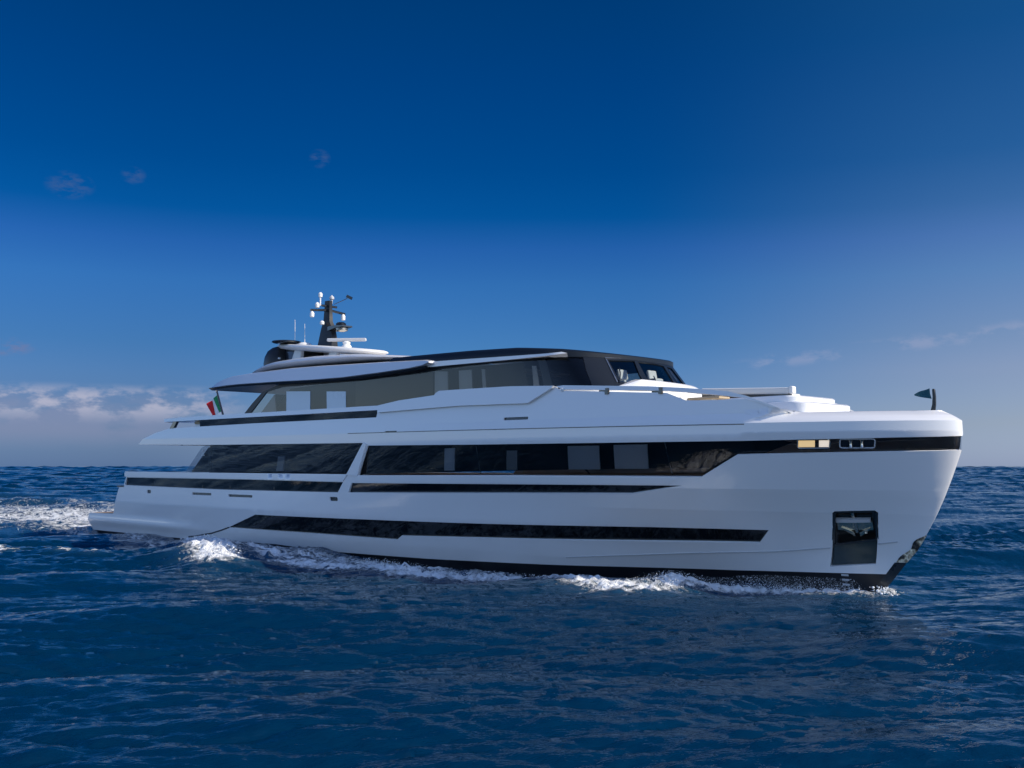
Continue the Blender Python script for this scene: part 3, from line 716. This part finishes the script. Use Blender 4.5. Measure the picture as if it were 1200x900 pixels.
lens(16.3, 0, ip([10.0, 13, 16, 19, 23], [7.15, 7.42, 7.42, 7.30, 6.93]), ip([9.8, 13, 19, 23], [7.06, 7.15, 7.05, 6.87]), 6.9, 2.4, 2.5, 'mast_deck', WHITE)
# radar arch plate on short legs
arch = lens(14.1, 0, lambda x: 8.50-(x-10.65)*.112, lambda x: 8.26-(x-10.65)*.108, 3.4, 1.35, 2.2, 'radar_arch', WHITE2)
for (x, y) in ((15.2, -.7), (15.2, .7), (12.6, -.7), (12.6, .7)):
    l = MB(); l.loft([[(x-.35, y-.1, 7.35), (x+.35, y-.1, 7.35), (x+.35, y+.1, 7.35), (x-.35, y+.1, 7.35)], [(x-.05, y-.07, 8.25-(x-10.65)*.1), (x+.5, y-.07, 8.25-(x-10.65)*.1), (x+.5, y+.07, 8.25-(x-10.65)*.1), (x-.05, y+.07, 8.25-(x-10.65)*.1)]])
    l.build('arch_leg', WHITE2, arch, bevel=.02)
d = MB(); d.box((12.0, 0, 7.75), (1.6, 1.6, .8), taper=.8); d.build('arch_locker', BLACK, arch, bevel=.1)
dm = MB(); dm.lathe((11.1, -.55, 7.15), [(.6, 0), (.68, .15), (.70, .45), (.66, .72), (.54, .97), (.34, 1.13), (.12, 1.2), (.01, 1.205)], 32)
dm.build('satellite_dome', BOOT, yacht, smooth=60)
l = MB(); l.lathe((12.3, -1.0, 8.36), [(.55, 0), (.62, .03), (.6, .07), (.3, .1), (.01, .1)], 24); l.build('antenna_disc', BLACK, arch)
l = MB(); l.lathe((12.9, -.5, 8.24), [(.28, 0), (.3, .05), (.22, .12), (.01, .15)], 20); l.build('antenna_disc', WHITE2, arch)
# mast
mast = MB()
prof = [(8.12, 13.42, 14.38, .22), (8.5, 13.5, 14.35, .19), (8.95, 13.6, 14.25, .15), (9.2, 13.7, 14.1, .12), (9.8, 13.74, 14.06, .10), (10.08, 13.76, 14.06, .10)]
mast.loft([[(a, -h, z), ((a+b_)/2, -h*1.1, z), (b_, -h*.7, z), (b_, h*.7, z), ((a+b_)/2, h*1.1, z), (a, h, z)] for z, a, b_, h in prof])
mast = mast.build('mast', NAVY, yacht, smooth=40)
l = MB(); l.loft([[(14.2, -.25, 8.78), (14.2, .25, 8.78), (14.2, .25, 8.95), (14.2, -.25, 8.95)], [(14.75, -.3, 8.84), (14.75, .3, 8.84), (14.75, .3, 8.95), (14.75, -.3, 8.95)], [(15.25, -.25, 8.86), (15.25, .25, 8.86), (15.25, .25, 8.92), (15.25, -.25, 8.92)]])
l.build('mast_shelf', BLACK, mast)
l = MB(); l.lathe((14.95, -.05, 8.68), [(.10, 0), (.24, .05), (.26, .14), (.2, .18)], 18); l.build('searchlight', STEEL, mast)
l = MB(); l.lathe((14.8, 0, 8.95), [(.2, 0), (.22, .08), (.14, .14), (.01, .16)], 18); l.build('camera_dome', BLACK, mast)
l = MB(); l.tube([(13.85, -.85, 9.62), (13.9, 0, 9.70), (13.85, .85, 9.62)], .055, 8); l.tube([(13.9, -.35, 9.86), (13.9, .4, 9.86)], .05, 8); l.build('crosstree', BLACK, mast)
for (y, z, h) in ((-.8, 9.32, .28), (.75, 9.34, .30), (-.55, 9.74, .26), (-.3, 9.05, .2)):
    l = MB(); l.lathe((13.88, y, z), [(.04, 0), (.085, .02), (.095, h*.55), (.065, h*.78), (.02, h*.9)], 14); l.build('navigation_light', WHITE2, mast)
l = MB(); l.tube([(13.8, -.35, 9.86), (13.8, -.35, 10.22)], .03, 8); l.lathe((13.8, -.35, 10.2), [(.03, 0), (.085, .03), (.09, .16), (.04, .22)], 12, 0); l.build('masthead_light', WHITE2, mast)
l = MB(); l.tube([(13.9, .15, 10.0), (13.9, .15, 10.18)], .04, 8); l.lathe((13.9, .15, 10.14), [(.05, 0), (.10, .04), (.10, .12), (.03, .2)], 12); l.build('anemometer', GREYPANEL, mast)
l = MB(); l.tube([(14.0, .2, 9.95), (14.3, .65, 10.22)], .016, 6); l.box((14.35, .72, 10.27), (.22, .2, .12), rz=R(40), ry=R(25)); l.build('wind_vane', BLACK, mast)
l = MB(); l.lathe((15.5, -.2, 7.90), [(.22, 0), (.2, .12), (.14, .2), (.17, .28), (.1, .33)], 20); rad = l.build('radar', WHITE2, mast)
l = MB(); l.box((15.5, -.2, 8.29), (1.62, .17, .13), rz=R(40)); l.build('radar_scanner', GREYPANEL, rad, bevel=.04)
for x, y, h in ((12.0, -.4, 1.15), (12.45, -.2, .95), (12.9, .9, 1.0)):
    l = MB(); l.tube([(x, y, 8.3), (x, y, 8.5), (x-.02, y, 8.3+h)], [.022, .016, .009], 6); l.build('whip_antenna', WHITE2, arch)
# horn and dome light on dome
l = MB(); l.lathe((11.75, -1.0, 7.72), [(.03, 0), (.06, .02), (.05, .07)], 10); l.build('deck_light', WHITE2, yacht)

# ------------------------------------------------------------------ foredeck lounge
cg = MB()
def soft(mb, x0, x1, hw, z0, z1, r=.12, n=5, taper=1.0):
    ring = []
    for cx_, cy_, a0 in ((x1-r*3, hw-r*3, 0), (x0+r, hw-r, 90), (x0+r, -hw+r, 180), (x1-r*3, -hw+r*3, 270)):
        rr = r*3 if a0 in (0, 270) else r
        for k in range(n+1):
            a = R(a0+90*k/n); ring.append((cx_+rr*math.cos(a), cy_+rr*math.sin(a)))
    mb.loft([[(x, y, z0) for x, y in ring], [(x, y, z1-.05) for x, y in ring], [(x0+(x-x0)*.985, y*.985, z1-.01) for x, y in ring], [(x0+(x-x0)*.95, y*.95, z1) for x, y in ring]])
soft(cg, 33.0, 36.55, 1.3, 4.50, 4.82); soft(cg, 33.2, 36.2, 1.15, 4.80, 5.0)
cg.build('foredeck_coaming', WHITE, yacht, smooth=40)
sofa = empty('lounge_sofa', (34.0, 0, 4.9)); tag(sofa, 'off-white foredeck lounge sofa with long low backrest behind the bow', 'sofa')
def part(mb, name, m, root, **k):
    mb.v = [(x-root.location[0], y-root.location[1], z-root.location[2]) for x, y, z in mb.v]
    return mb.build(name, m, root, **k)
s_ = MB(); s_.box((34.6, -.95, 5.17), (2.7, .22, .17), ry=R(2.5)); part(s_, 'backrest', CUSHION, sofa, bevel=.05)
s_ = MB(); s_.box((34.6, -.93, 5.05), (2.7, .10, .10), ry=R(2.5)); part(s_, 'backrest_base', BLACK, sofa)
s_ = MB(); s_.box((36.0, -.95, 5.13), (.13, .2, .2)); part(s_, 'armrest', WHITE2, sofa, bevel=.04)
s_ = MB(); s_.box((34.4, -.4, 5.03), (2.6, .8, .12)); part(s_, 'seat', CUSHION, sofa, bevel=.04)
tab = empty('coffee_table', (33.9, -1.55, 4.55)); tag(tab, 'low beige wooden table beside the foredeck sofa', 'table')
s_ = MB(); s_.box((34.0, -1.75, 4.97), (1.0, .5, .06)); part(s_, 'table_top', BEIGE, tab, bevel=.02)
s_ = MB(); s_.box((34.0, -1.75, 4.75), (.4, .2, .40)); part(s_, 'pedestal', WHITE2, tab)
ch = empty('lounge_armchair', (33.2, -1.9, 4.55)); tag(ch, 'white upholstered armchair behind the foredeck bulwark gap', 'armchair')
s_ = MB(); s_.box((33.15, -1.9, 4.80), (.7, .7, .42)); part(s_, 'seat', CUSHION, ch, bevel=.06)
s_ = MB(); s_.box((32.8, -1.9, 5.02), (.16, .7, .36), ry=R(-8)); part(s_, 'backrest', CUSHION, ch, bevel=.05)
sb = empty('sun_lounger', (9.9, -3.0, 4.8)); tag(sb, 'tan sun lounger on the aft upper deck under the cap rail', 'sun lounger')
s_ = MB(); s_.box((10.3, -3.55, 4.99), (1.0, .5, .12)); part(s_, 'cushion', BEIGE, sb, bevel=.03)
s_ = MB(); s_.box((10.3, -3.55, 4.86), (.9, .45, .12)); part(s_, 'frame', WHITE2, sb)

# ------------------------------------------------------------------ flags
GREEN = mat('green flag cloth', (.02, .27, .09), .8); FWHITE = mat('white flag cloth', (.8, .8, .78), .8); RED = mat('red flag cloth', (.70, .015, .02), .8)
TEAL = mat('teal flag cloth', (.006, .075, .11), .8)
fl = empty('ensign', (5.75, 0, 4.8)); tag(fl, 'green, white and red flag on a raked black staff at the stern', 'flag')
s_ = MB(); s_.tube([(5.75, 0, 4.75), (4.62, 0, 6.78)], [.055, .042], 8); part(s_, 'staff', BLACK, fl)
s_ = MB(); s_.tube([(4.62, 0, 6.76), (4.5, 0, 6.86), (4.62, .02, 7.0)], [.05, .06, .045], 8); part(s_, 'staff_finial', WHITE2, fl)
s_ = MB(); nx, nz = 24, 10
rows = []
for i in range(nx+1):
    u = i/nx; hx = 4.83-.0
    row = []
    for k in range(nz+1):
        v = k/nz
        x = 4.71+.44*(1-v) - u*.95 + (1-v)*u*.22; z = 6.62-.80*(1-v) - u*.34 - .10*u*u + .05*math.sin(7*u+2*v)
        y = .10*math.sin(9*u+1.5*v)*u**.5
        row.append((x, y, z))
    rows.append(row)
for i in range(nx):
    s_.add([rows[i][k] for k in range(nz+1)]+[rows[i+1][k] for k in range(nz+1)], [(k, k+1, nz+2+k, nz+1+k) for k in range(nz)], min(2, i*3//nx))
part(s_, 'cloth', [GREEN, FWHITE, RED], fl, smooth=80, recalc=False)
pn = empty('bow_pennant', (39.3, 0, 4.5)); tag(pn, 'small dark teal pennant on a short black staff at the bow', 'flag')
s_ = MB(); s_.loft([[(x-a, -.035, z), (x+a, -.035, z), (x+a, .035, z), (x-a, .035, z)] for x, z, a in ((39.18, 4.48, .055), (39.22, 4.66, .042), (39.23, 4.85, .036), (39.22, 5.01, .032), (39.215, 5.04, .02))]); part(s_, 'staff', BOOT, pn, bevel=.015)
s_ = MB(); rows = []
for i in range(9):
    u = i/8; a = .115*(1-u)**.8+.012
    rows.append([(39.13-.36*u, -.02+.03*math.sin(8*u)-.08*u, 4.93-.02*u+a), (39.13-.36*u+.0, .03*math.sin(8*u)-.08*u, 4.93-.02*u), (39.13-.36*u+.03*(1-u), .03*math.sin(8*u+.5)-.08*u, 4.93-.02*u-a)])
s_.loft(rows, closed=False); part(s_, 'cloth', TEAL, pn, smooth=80)

# ------------------------------------------------------------------ sea
def fft_tile(Lm, n, lo, hi, amp, wind, spread, seed, pw=2.0):
    r = np.random.default_rng(seed)
    k1 = np.fft.fftfreq(n, Lm/n)*2*np.pi; kx, ky = np.meshgrid(k1, k1, indexing='ij'); k = np.hypot(kx, ky); k[0, 0] = 1
    lam = 2*np.pi/k
    S_ = k**-pw                                   # ~ k^-4 energy -> amplitude k^-2
    d = (kx*math.cos(wind)+ky*math.sin(wind))/k
    S_ = S_*np.abs(np.maximum(d, -.25*d))**spread
    S_ = S_*(lam < hi)*(lam > lo); S_[0, 0] = 0
    H = S_*(r.normal(size=(n, n))+1j*r.normal(size=(n, n)))
    h = np.fft.ifft2(H); sc_ = amp/np.real(h).std()
    dx = np.real(np.fft.ifft2(-1j*kx/k*H))*sc_; dy = np.real(np.fft.ifft2(-1j*ky/k*H))*sc_
    return np.real(h)*sc_, dx, dy
def samp(A, Lm, x, y):
    n = A.shape[0]; fx = (x/Lm*n) % n; fy = (y/Lm*n) % n
    i = np.floor(fx).astype(int); j = np.floor(fy).astype(int); a = fx-i; b_ = fy-j; i %= n; j %= n; i1 = (i+1) % n; j1 = (j+1) % n
    return A[i, j]*(1-a)*(1-b_)+A[i1, j]*a*(1-b_)+A[i, j1]*(1-a)*b_+A[i1, j1]*a*b_
WIND = R(148)
T1 = fft_tile(73., 512, 1.7, 14, .145, WIND, 4.5, 3)
T2 = fft_tile(19.7, 1024, .18, 1.5, .031, WIND-.12, 3.2, 4, 1.4)
T3 = fft_tile(9.3, 512, .045, .55, 1.0, 0, 0, 9)          # isotropic noise field for foam texture
def seg_d(x, y, pts):
    d = np.full(x.shape, 1e9); s_at = np.zeros(x.shape); acc = 0
    for (x0, y0), (x1, y1) in zip(pts[:-1], pts[1:]):
        L2 = (x1-x0)**2+(y1-y0)**2; t = np.clip(((x-x0)*(x1-x0)+(y-y0)*(y1-y0))/L2, 0, 1)
        dd = np.hypot(x-x0-t*(x1-x0), y-y0-t*(y1-y0)); m = dd < d
        d = np.where(m, dd, d); s_at = np.where(m, acc+t*L2**.5, s_at); acc += L2**.5
    return d, s_at
BOWLINE = [(37.5, -.35), (37.0, -.75), (36.0, -1.0), (34.9, -1.35), (34.1, -1.9), (33.6, -2.6)]
PLUME = [(33.5, -2.5), (33.6, -3.4), (33.7, -4.6)]
CRESTL = [(33.8, -4.8), (32.2, -4.4), (30.2, -3.7), (28.4, -4.0), (26.4, -4.8), (24.6, -4.8), (22.6, -4.3)]
CREST2 = [(24.5, -4.6), (22.0, -5.0), (20.5, -5.7), (18.0, -5.5)]
SIDE = [(33.2, -1.9), (31, -2.5), (28, -2.6), (25, -2.9), (22, -3.6), (18, -4.3), (12, -4.6), (4, -4.7), (-1, -4.6)]
BLOB = [(13.2, -5.2), (15.3, -6.1), (17.4, -6.9), (19.4, -7.7)]
def foam_fields(x, y):
    """returns foam density 0..1 and lift in metres; symmetric about the keel"""
    ya = -np.abs(y)
    f = np.zeros(x.shape); lift = np.zeros(x.shape)
    def addb(pts, wid, inten, up=0, soft=1.0, sy=True):
        nonlocal f, lift
        d, _ = seg_d(x, ya if sy else y, pts)
        g = np.exp(-(d/wid)**2*1.2)
        f = np.maximum(f, inten*g); lift = lift+up*np.exp(-(d/(wid*1.25))**2)
    addb(BOWLINE, .75, 1.0, .12)
    addb(PLUME, .8, 1.0, .20)
    d_, _ = seg_d(x, ya, [(33.5, -1.4), (31, -1.9), (28.5, -2.1)]); lift = lift-.20*np.exp(-(d_/1.0)**2)      # trough along the forefoot
    addb(CRESTL, 1.15, 1.05, .12)
    addb(CREST2, 1.1, 1.0, .10)
    addb(SIDE, 1.1, .70, .0)
    addb([(31.5, -3.2), (27, -3.4), (22, -4.0), (17, -4.9)], 1.5, .78)
    addb(BLOB, 1.15, 1.15, .42, sy=False)
    addb([(9.3, -10.6), (11.0, -10.0), (13.4, -9.2)], .40, .72, .10, sy=False)
    addb([(5.4, -11.2), (8.4, -10.7)], .65, .9, .14, sy=False)
    addb([(3.0, -12.6), (5.5, -12.0)], .5, .5, .05, sy=False)
    addb([(20.5, -8.6), (22.0, -9.5)], .5, .35, .0, sy=False)
    # turbulent stern wake
    w_ = 5.4+np.maximum(0, -x)*.13
    wake = np.clip(1.6-np.abs(y)/w_*.62, 0, 1)*sm(.6, -1.2, x)*np.exp(np.minimum(0, x)/70)*np.clip(1.4-np.abs(y)/w_, 0, 1)**.5
    f = np.maximum(f, wake*.95)
    lift = lift+(.30*np.exp(-((np.abs(y)-w_*.85)/1.6)**2)+.45*np.exp(-(y/2.8)**2))*sm(0, -4, x)*np.exp(np.minimum(0, x)/40)
    # foam trails off the quarters
    addb([(-1, -4.4), (-12, -6.0), (-40, -11)], 1.6, .6, .10)
    return f, lift
def build_water():
    cx, cy = 58.0, -32.6
    a0 = math.degrees(math.atan2(-24.329-cy, 49.552-cx))
    th = np.r_[np.linspace(-180, -42, 60)[:-1], np.linspace(-42, 42, 1020), np.linspace(42, 180, 60)[1:]]
    th = np.radians(135.4+th)
    r = [1.0]
    while r[-1] < 30000:
        q = r[-1]; r.append(q*(1.0032 if 18 < q < 62 else 1.0055 if 62 <= q < 3200 else 1.03 if q > 15 else 1.06))
    r = np.array(r); nr, na = len(r), len(th)
    Rr, Th = np.meshgrid(r, th, indexing='ij'); x = cx+Rr*np.cos(Th); y = cy+Rr*np.sin(Th)
    fade2 = np.clip(1.2-Rr/600, 0, 1); fade1 = np.clip(1.15-Rr/5000, .0, 1)
    h1, dx1, dy1 = (samp(A, 73., x, y) for A in T1)
    xr = x*math.cos(.6)-y*math.sin(.6); yr = x*math.sin(.6)+y*math.cos(.6)
    h2, dx2, dy2 = (samp(A, 19.7, x, y) for A in T2)
    # wind patches modulate the small chop
    gust = .75+.5*samp(T1[0], 73., x*.31+11, y*.31-5)/.11*.35
    h2 *= np.clip(gust, .35, 1.5)
    # far out the grid is coarser than the chop, so there the waves grow with the cell and keep their steepness
    nc_ = na//9+2; g_ = np.random.default_rng(21).normal(size=(nr, nc_)); pos = np.arange(na)/9.0; i0 = pos.astype(int); fr_ = pos-i0
    far = g_[:, i0]*(1-fr_)+g_[:, i0+1]*fr_
    far = far*np.minimum(.12*.0055*Rr, 1.1)*sm(70, 210, Rr)
    f, lift = foam_fields(x, y)
    # water is calmed right at the hull
    ya = np.abs(y); inhull = (ya < hb(np.clip(x, -.4, 37.5), np.full(x.shape, .1))-.2) & (x > -.3) & (x < 37.4)
    t3 = samp(T3[0], 9.3, x, y)
    z = far+h1*fade1+h2*fade2+lift*fade2*(1+.0*t3)+np.clip(f-.25, 0, 1)*.06*t3*np.clip(1.2-Rr/120, 0, 1)
    z = np.where(inhull, np.minimum(z, -.25), z)
    x2 = x+(1.25*dx1*fade1+1.1*dx2*fade2); y2 = y+(1.25*dy1*fade1+1.1*dy2*fade2)
    me = bpy.data.meshes.new('water'); co = np.stack([x2, y2, z], -1).reshape(-1, 3)
    idx = np.arange(nr*na).reshape(nr, na)
    a = idx[:-1, :-1].ravel(); b_ = idx[1:, :-1].ravel(); c = idx[1:, 1:].ravel(); d = idx[:-1, 1:].ravel()
    q = np.stack([a, b_, c, d], -1)
    me.vertices.add(len(co)); me.vertices.foreach_set('co', co.ravel().astype(np.float32))
    me.loops.add(q.size); me.loops.foreach_set('vertex_index', q.ravel().astype(np.int32))
    me.polygons.add(len(q)); me.polygons.foreach_set('loop_start', np.arange(0, q.size, 4, dtype=np.int32)); me.polygons.foreach_set('loop_total', np.full(len(q), 4, np.int32))
    me.polygons.foreach_set('use_smooth', np.ones(len(q), bool))
    me.update(calc_edges=True)
    at_ = me.attributes.new('foam', 'FLOAT', 'POINT'); at_.data.foreach_set('value', f.ravel().astype(np.float32))
    o = bpy.data.objects.new('water', me); COL.objects.link(o); o['kind'] = 'structure'
    print('water verts', len(co))
    m = bpy.data.materials.new('sea water'); m.use_nodes = True; me.materials.append(m)
    nt = m.node_tree; N = nt.nodes; L = nt.links; p = N['Principled BSDF']
    def M(op, a, b=None):
        n = N.new('ShaderNodeMath'); n.operation = op
        for i, v in enumerate((a, b)):
            if v is None: continue
            if isinstance(v, (int, float)): n.inputs[i].default_value = v
            else: L.new(v, n.inputs[i])
        return n.outputs[0]
    geo = N.new('ShaderNodeNewGeometry')
    def noise(scale, detail, rough=.6, stretch=(1, 1, 1), rot=0, dist=0):
        mp = N.new('ShaderNodeMapping'); mp.inputs['Scale'].default_value = stretch; mp.inputs['Rotation'].default_value = (0, 0, rot); mp.vector_type = 'TEXTURE'
        n = N.new('ShaderNodeTexNoise'); n.inputs['Scale'].default_value = scale; n.inputs['Detail'].default_value = detail; n.inputs['Roughness'].default_value = rough; n.inputs['Distortion'].default_value = dist
        L.new(geo.outputs['Position'], mp.inputs[0]); L.new(mp.outputs[0], n.inputs[0]); return n.outputs['Fac']
    at2 = N.new('ShaderNodeAttribute'); at2.attribute_name = 'foam'
    n1 = noise(1.7, 7, .68, dist=.6); n2 = noise(7.0, 5, .65, dist=.8)
    n3 = noise(1.15, 4, .6, dist=1.2)
    ridge = M('SUBTRACT', 1.0, M('MULTIPLY', M('ABSOLUTE', M('SUBTRACT', n3, .5)), 4.5))
    tex = M('ADD', M('ADD', M('MULTIPLY', n1, .42), M('MULTIPLY', n2, .33)), M('MULTIPLY', M('SUBTRACT', ridge, .15), .22))
    s = M('ADD', at2.outputs['Fac'], M('MULTIPLY', M('SUBTRACT', tex, .5), 2.6))
    mr = N.new('ShaderNodeMapRange'); mr.interpolation_type = 'SMOOTHSTEP'; L.new(s, mr.inputs[0]); mr.inputs[1].default_value = .52; mr.inputs[2].default_value = .95
    gate = N.new('ShaderNodeMapRange'); L.new(at2.outputs['Fac'], gate.inputs[0]); gate.inputs[1].default_value = .06; gate.inputs[2].default_value = .35
    fm = M('MULTIPLY', mr.outputs[0], gate.outputs[0])
    # aerated turquoise water around the foam
    mixa = N.new('ShaderNodeMix'); mixa.data_type = 'RGBA'; L.new(M('MULTIPLY', at2.outputs['Fac'], .55), mixa.inputs[0])
    mixa.inputs[6].default_value = (*WATER_COL, 1); mixa.inputs[7].default_value = (.035, .12, .22, 1)
    mix = N.new('ShaderNodeMix'); mix.data_type = 'RGBA'; L.new(fm, mix.inputs[0]); L.new(mixa.outputs[2], mix.inputs[6]); mix.inputs[7].default_value = (.86, .88, .90, 1)
    L.new(mix.outputs[2], p.inputs['Base Color'])
    p.inputs['IOR'].default_value = 1.333
    rr = M('ADD', .07, M('MULTIPLY', fm, .6)); L.new(rr, p.inputs['Roughness'])
    L.new(M('SUBTRACT', .44, M('MULTIPLY', fm, .34)), p.inputs['Specular IOR Level'])
    w1 = noise(7.0, 3, .6, (1, 2.6, 1), WIND+.1, .2)
    hsum = M('MULTIPLY', w1, .034)
    hsum = M('ADD', hsum, M('MULTIPLY', M('MULTIPLY', tex, fm), .25))
    b = N.new('ShaderNodeBump'); b.inputs['Strength'].default_value = .9; b.inputs['Distance'].default_value = 1.0
    L.new(hsum, b.inputs['Height'])
    L.new(b.outputs[0], p.inputs['Normal'])
    return o
WATER_COL = (.0002, .021, .056)
build_water()

# spray thrown up along the bow wave: a cloud of droplets and froth flecks
def build_spray():
    ico = []
    ph = (1+5**.5)/2
    base = np.array([(-1, ph, 0), (1, ph, 0), (-1, -ph, 0), (1, -ph, 0), (0, -1, ph), (0, 1, ph), (0, -1, -ph), (0, 1, -ph), (ph, 0, -1), (ph, 0, 1), (-ph, 0, -1), (-ph, 0, 1)])/np.hypot(1, ph)
    fc = np.array([(0, 11, 5), (0, 5, 1), (0, 1, 7), (0, 7, 10), (0, 10, 11), (1, 5, 9), (5, 11, 4), (11, 10, 2), (10, 7, 6), (7, 1, 8), (3, 9, 4), (3, 4, 2), (3, 2, 6), (3, 6, 8), (3, 8, 9), (4, 9, 5), (2, 4, 11), (6, 2, 10), (8, 6, 7), (9, 8, 1)])
    V = []; F = []
    def put(p, s):
        o = len(V)*12
        sc_ = s*(1+.35*rng.normal(size=3)); V.append(base*np.abs(sc_)[None]*rng.uniform(.75, 1.25, (12, 1))+np.array(p)[None]); F.append(fc+o)
    def along(pts, n, spread, zlo, zhi, smin, smax):
        pts = np.array(pts); seg = rng.integers(0, len(pts)-1, n); t = rng.random(n)
        P = pts[seg]*(1-t[:, None])+pts[seg+1]*t[:, None]
        P = P+rng.normal(size=(n, 2))*spread
        for q in P:
            ff, ll = foam_fields(np.array([q[0]]), np.array([q[1]]))
            z = float(ll[0])+zlo+(zhi-zlo)*rng.random()**2.2
            put((q[0], q[1], z), smin+(smax-smin)*rng.random()**3)
    along([(33.5, -2.4), (33.6, -3.4)], 1500, .30, -.08, .24, .003, .011)
    along(PLUME, 2200, .38, -.06, .15, .003, .012)
    along(CRESTL, 3500, .42, -.06, .08, .003, .013)
    along(BOWLINE, 1800, .24, -.06, .10, .004, .013)
    along([(37.3, -.35), (36.2, -.6), (35.2, -.9), (34.2, -1.3), (33.4, -1.8)], 6500, .10, -.06, .30, .0025, .0085)
    along(BLOB, 4000, .42, -.08, .20, .005, .024)
    along([(37.75, -.1), (38.0, -.2)], 120, .10, .02, .16, .008, .03)
    along([(-2, -3.0), (-9, -4), (-20, -5)], 1500, 1.3, .0, .35, .005, .026)
    along([(-4, 0), (-20, 1)], 1500, 2.0, .0, .4, .005, .026)
    V_ = np.concatenate(V); F_ = np.concatenate(F)
    me = bpy.data.meshes.new('spray'); me.from_pydata(V_.tolist(), [], F_.tolist()); me.polygons.foreach_set('use_smooth', [True]*len(me.polygons))
    me.materials.append(mat('white froth', (.86, .88, .90), .6))
    o = bpy.data.objects.new('spray', me); COL.objects.link(o)
    tag(o, 'white spray and froth thrown up along the bow wave and wake', 'spray', kind='stuff')
build_spray()
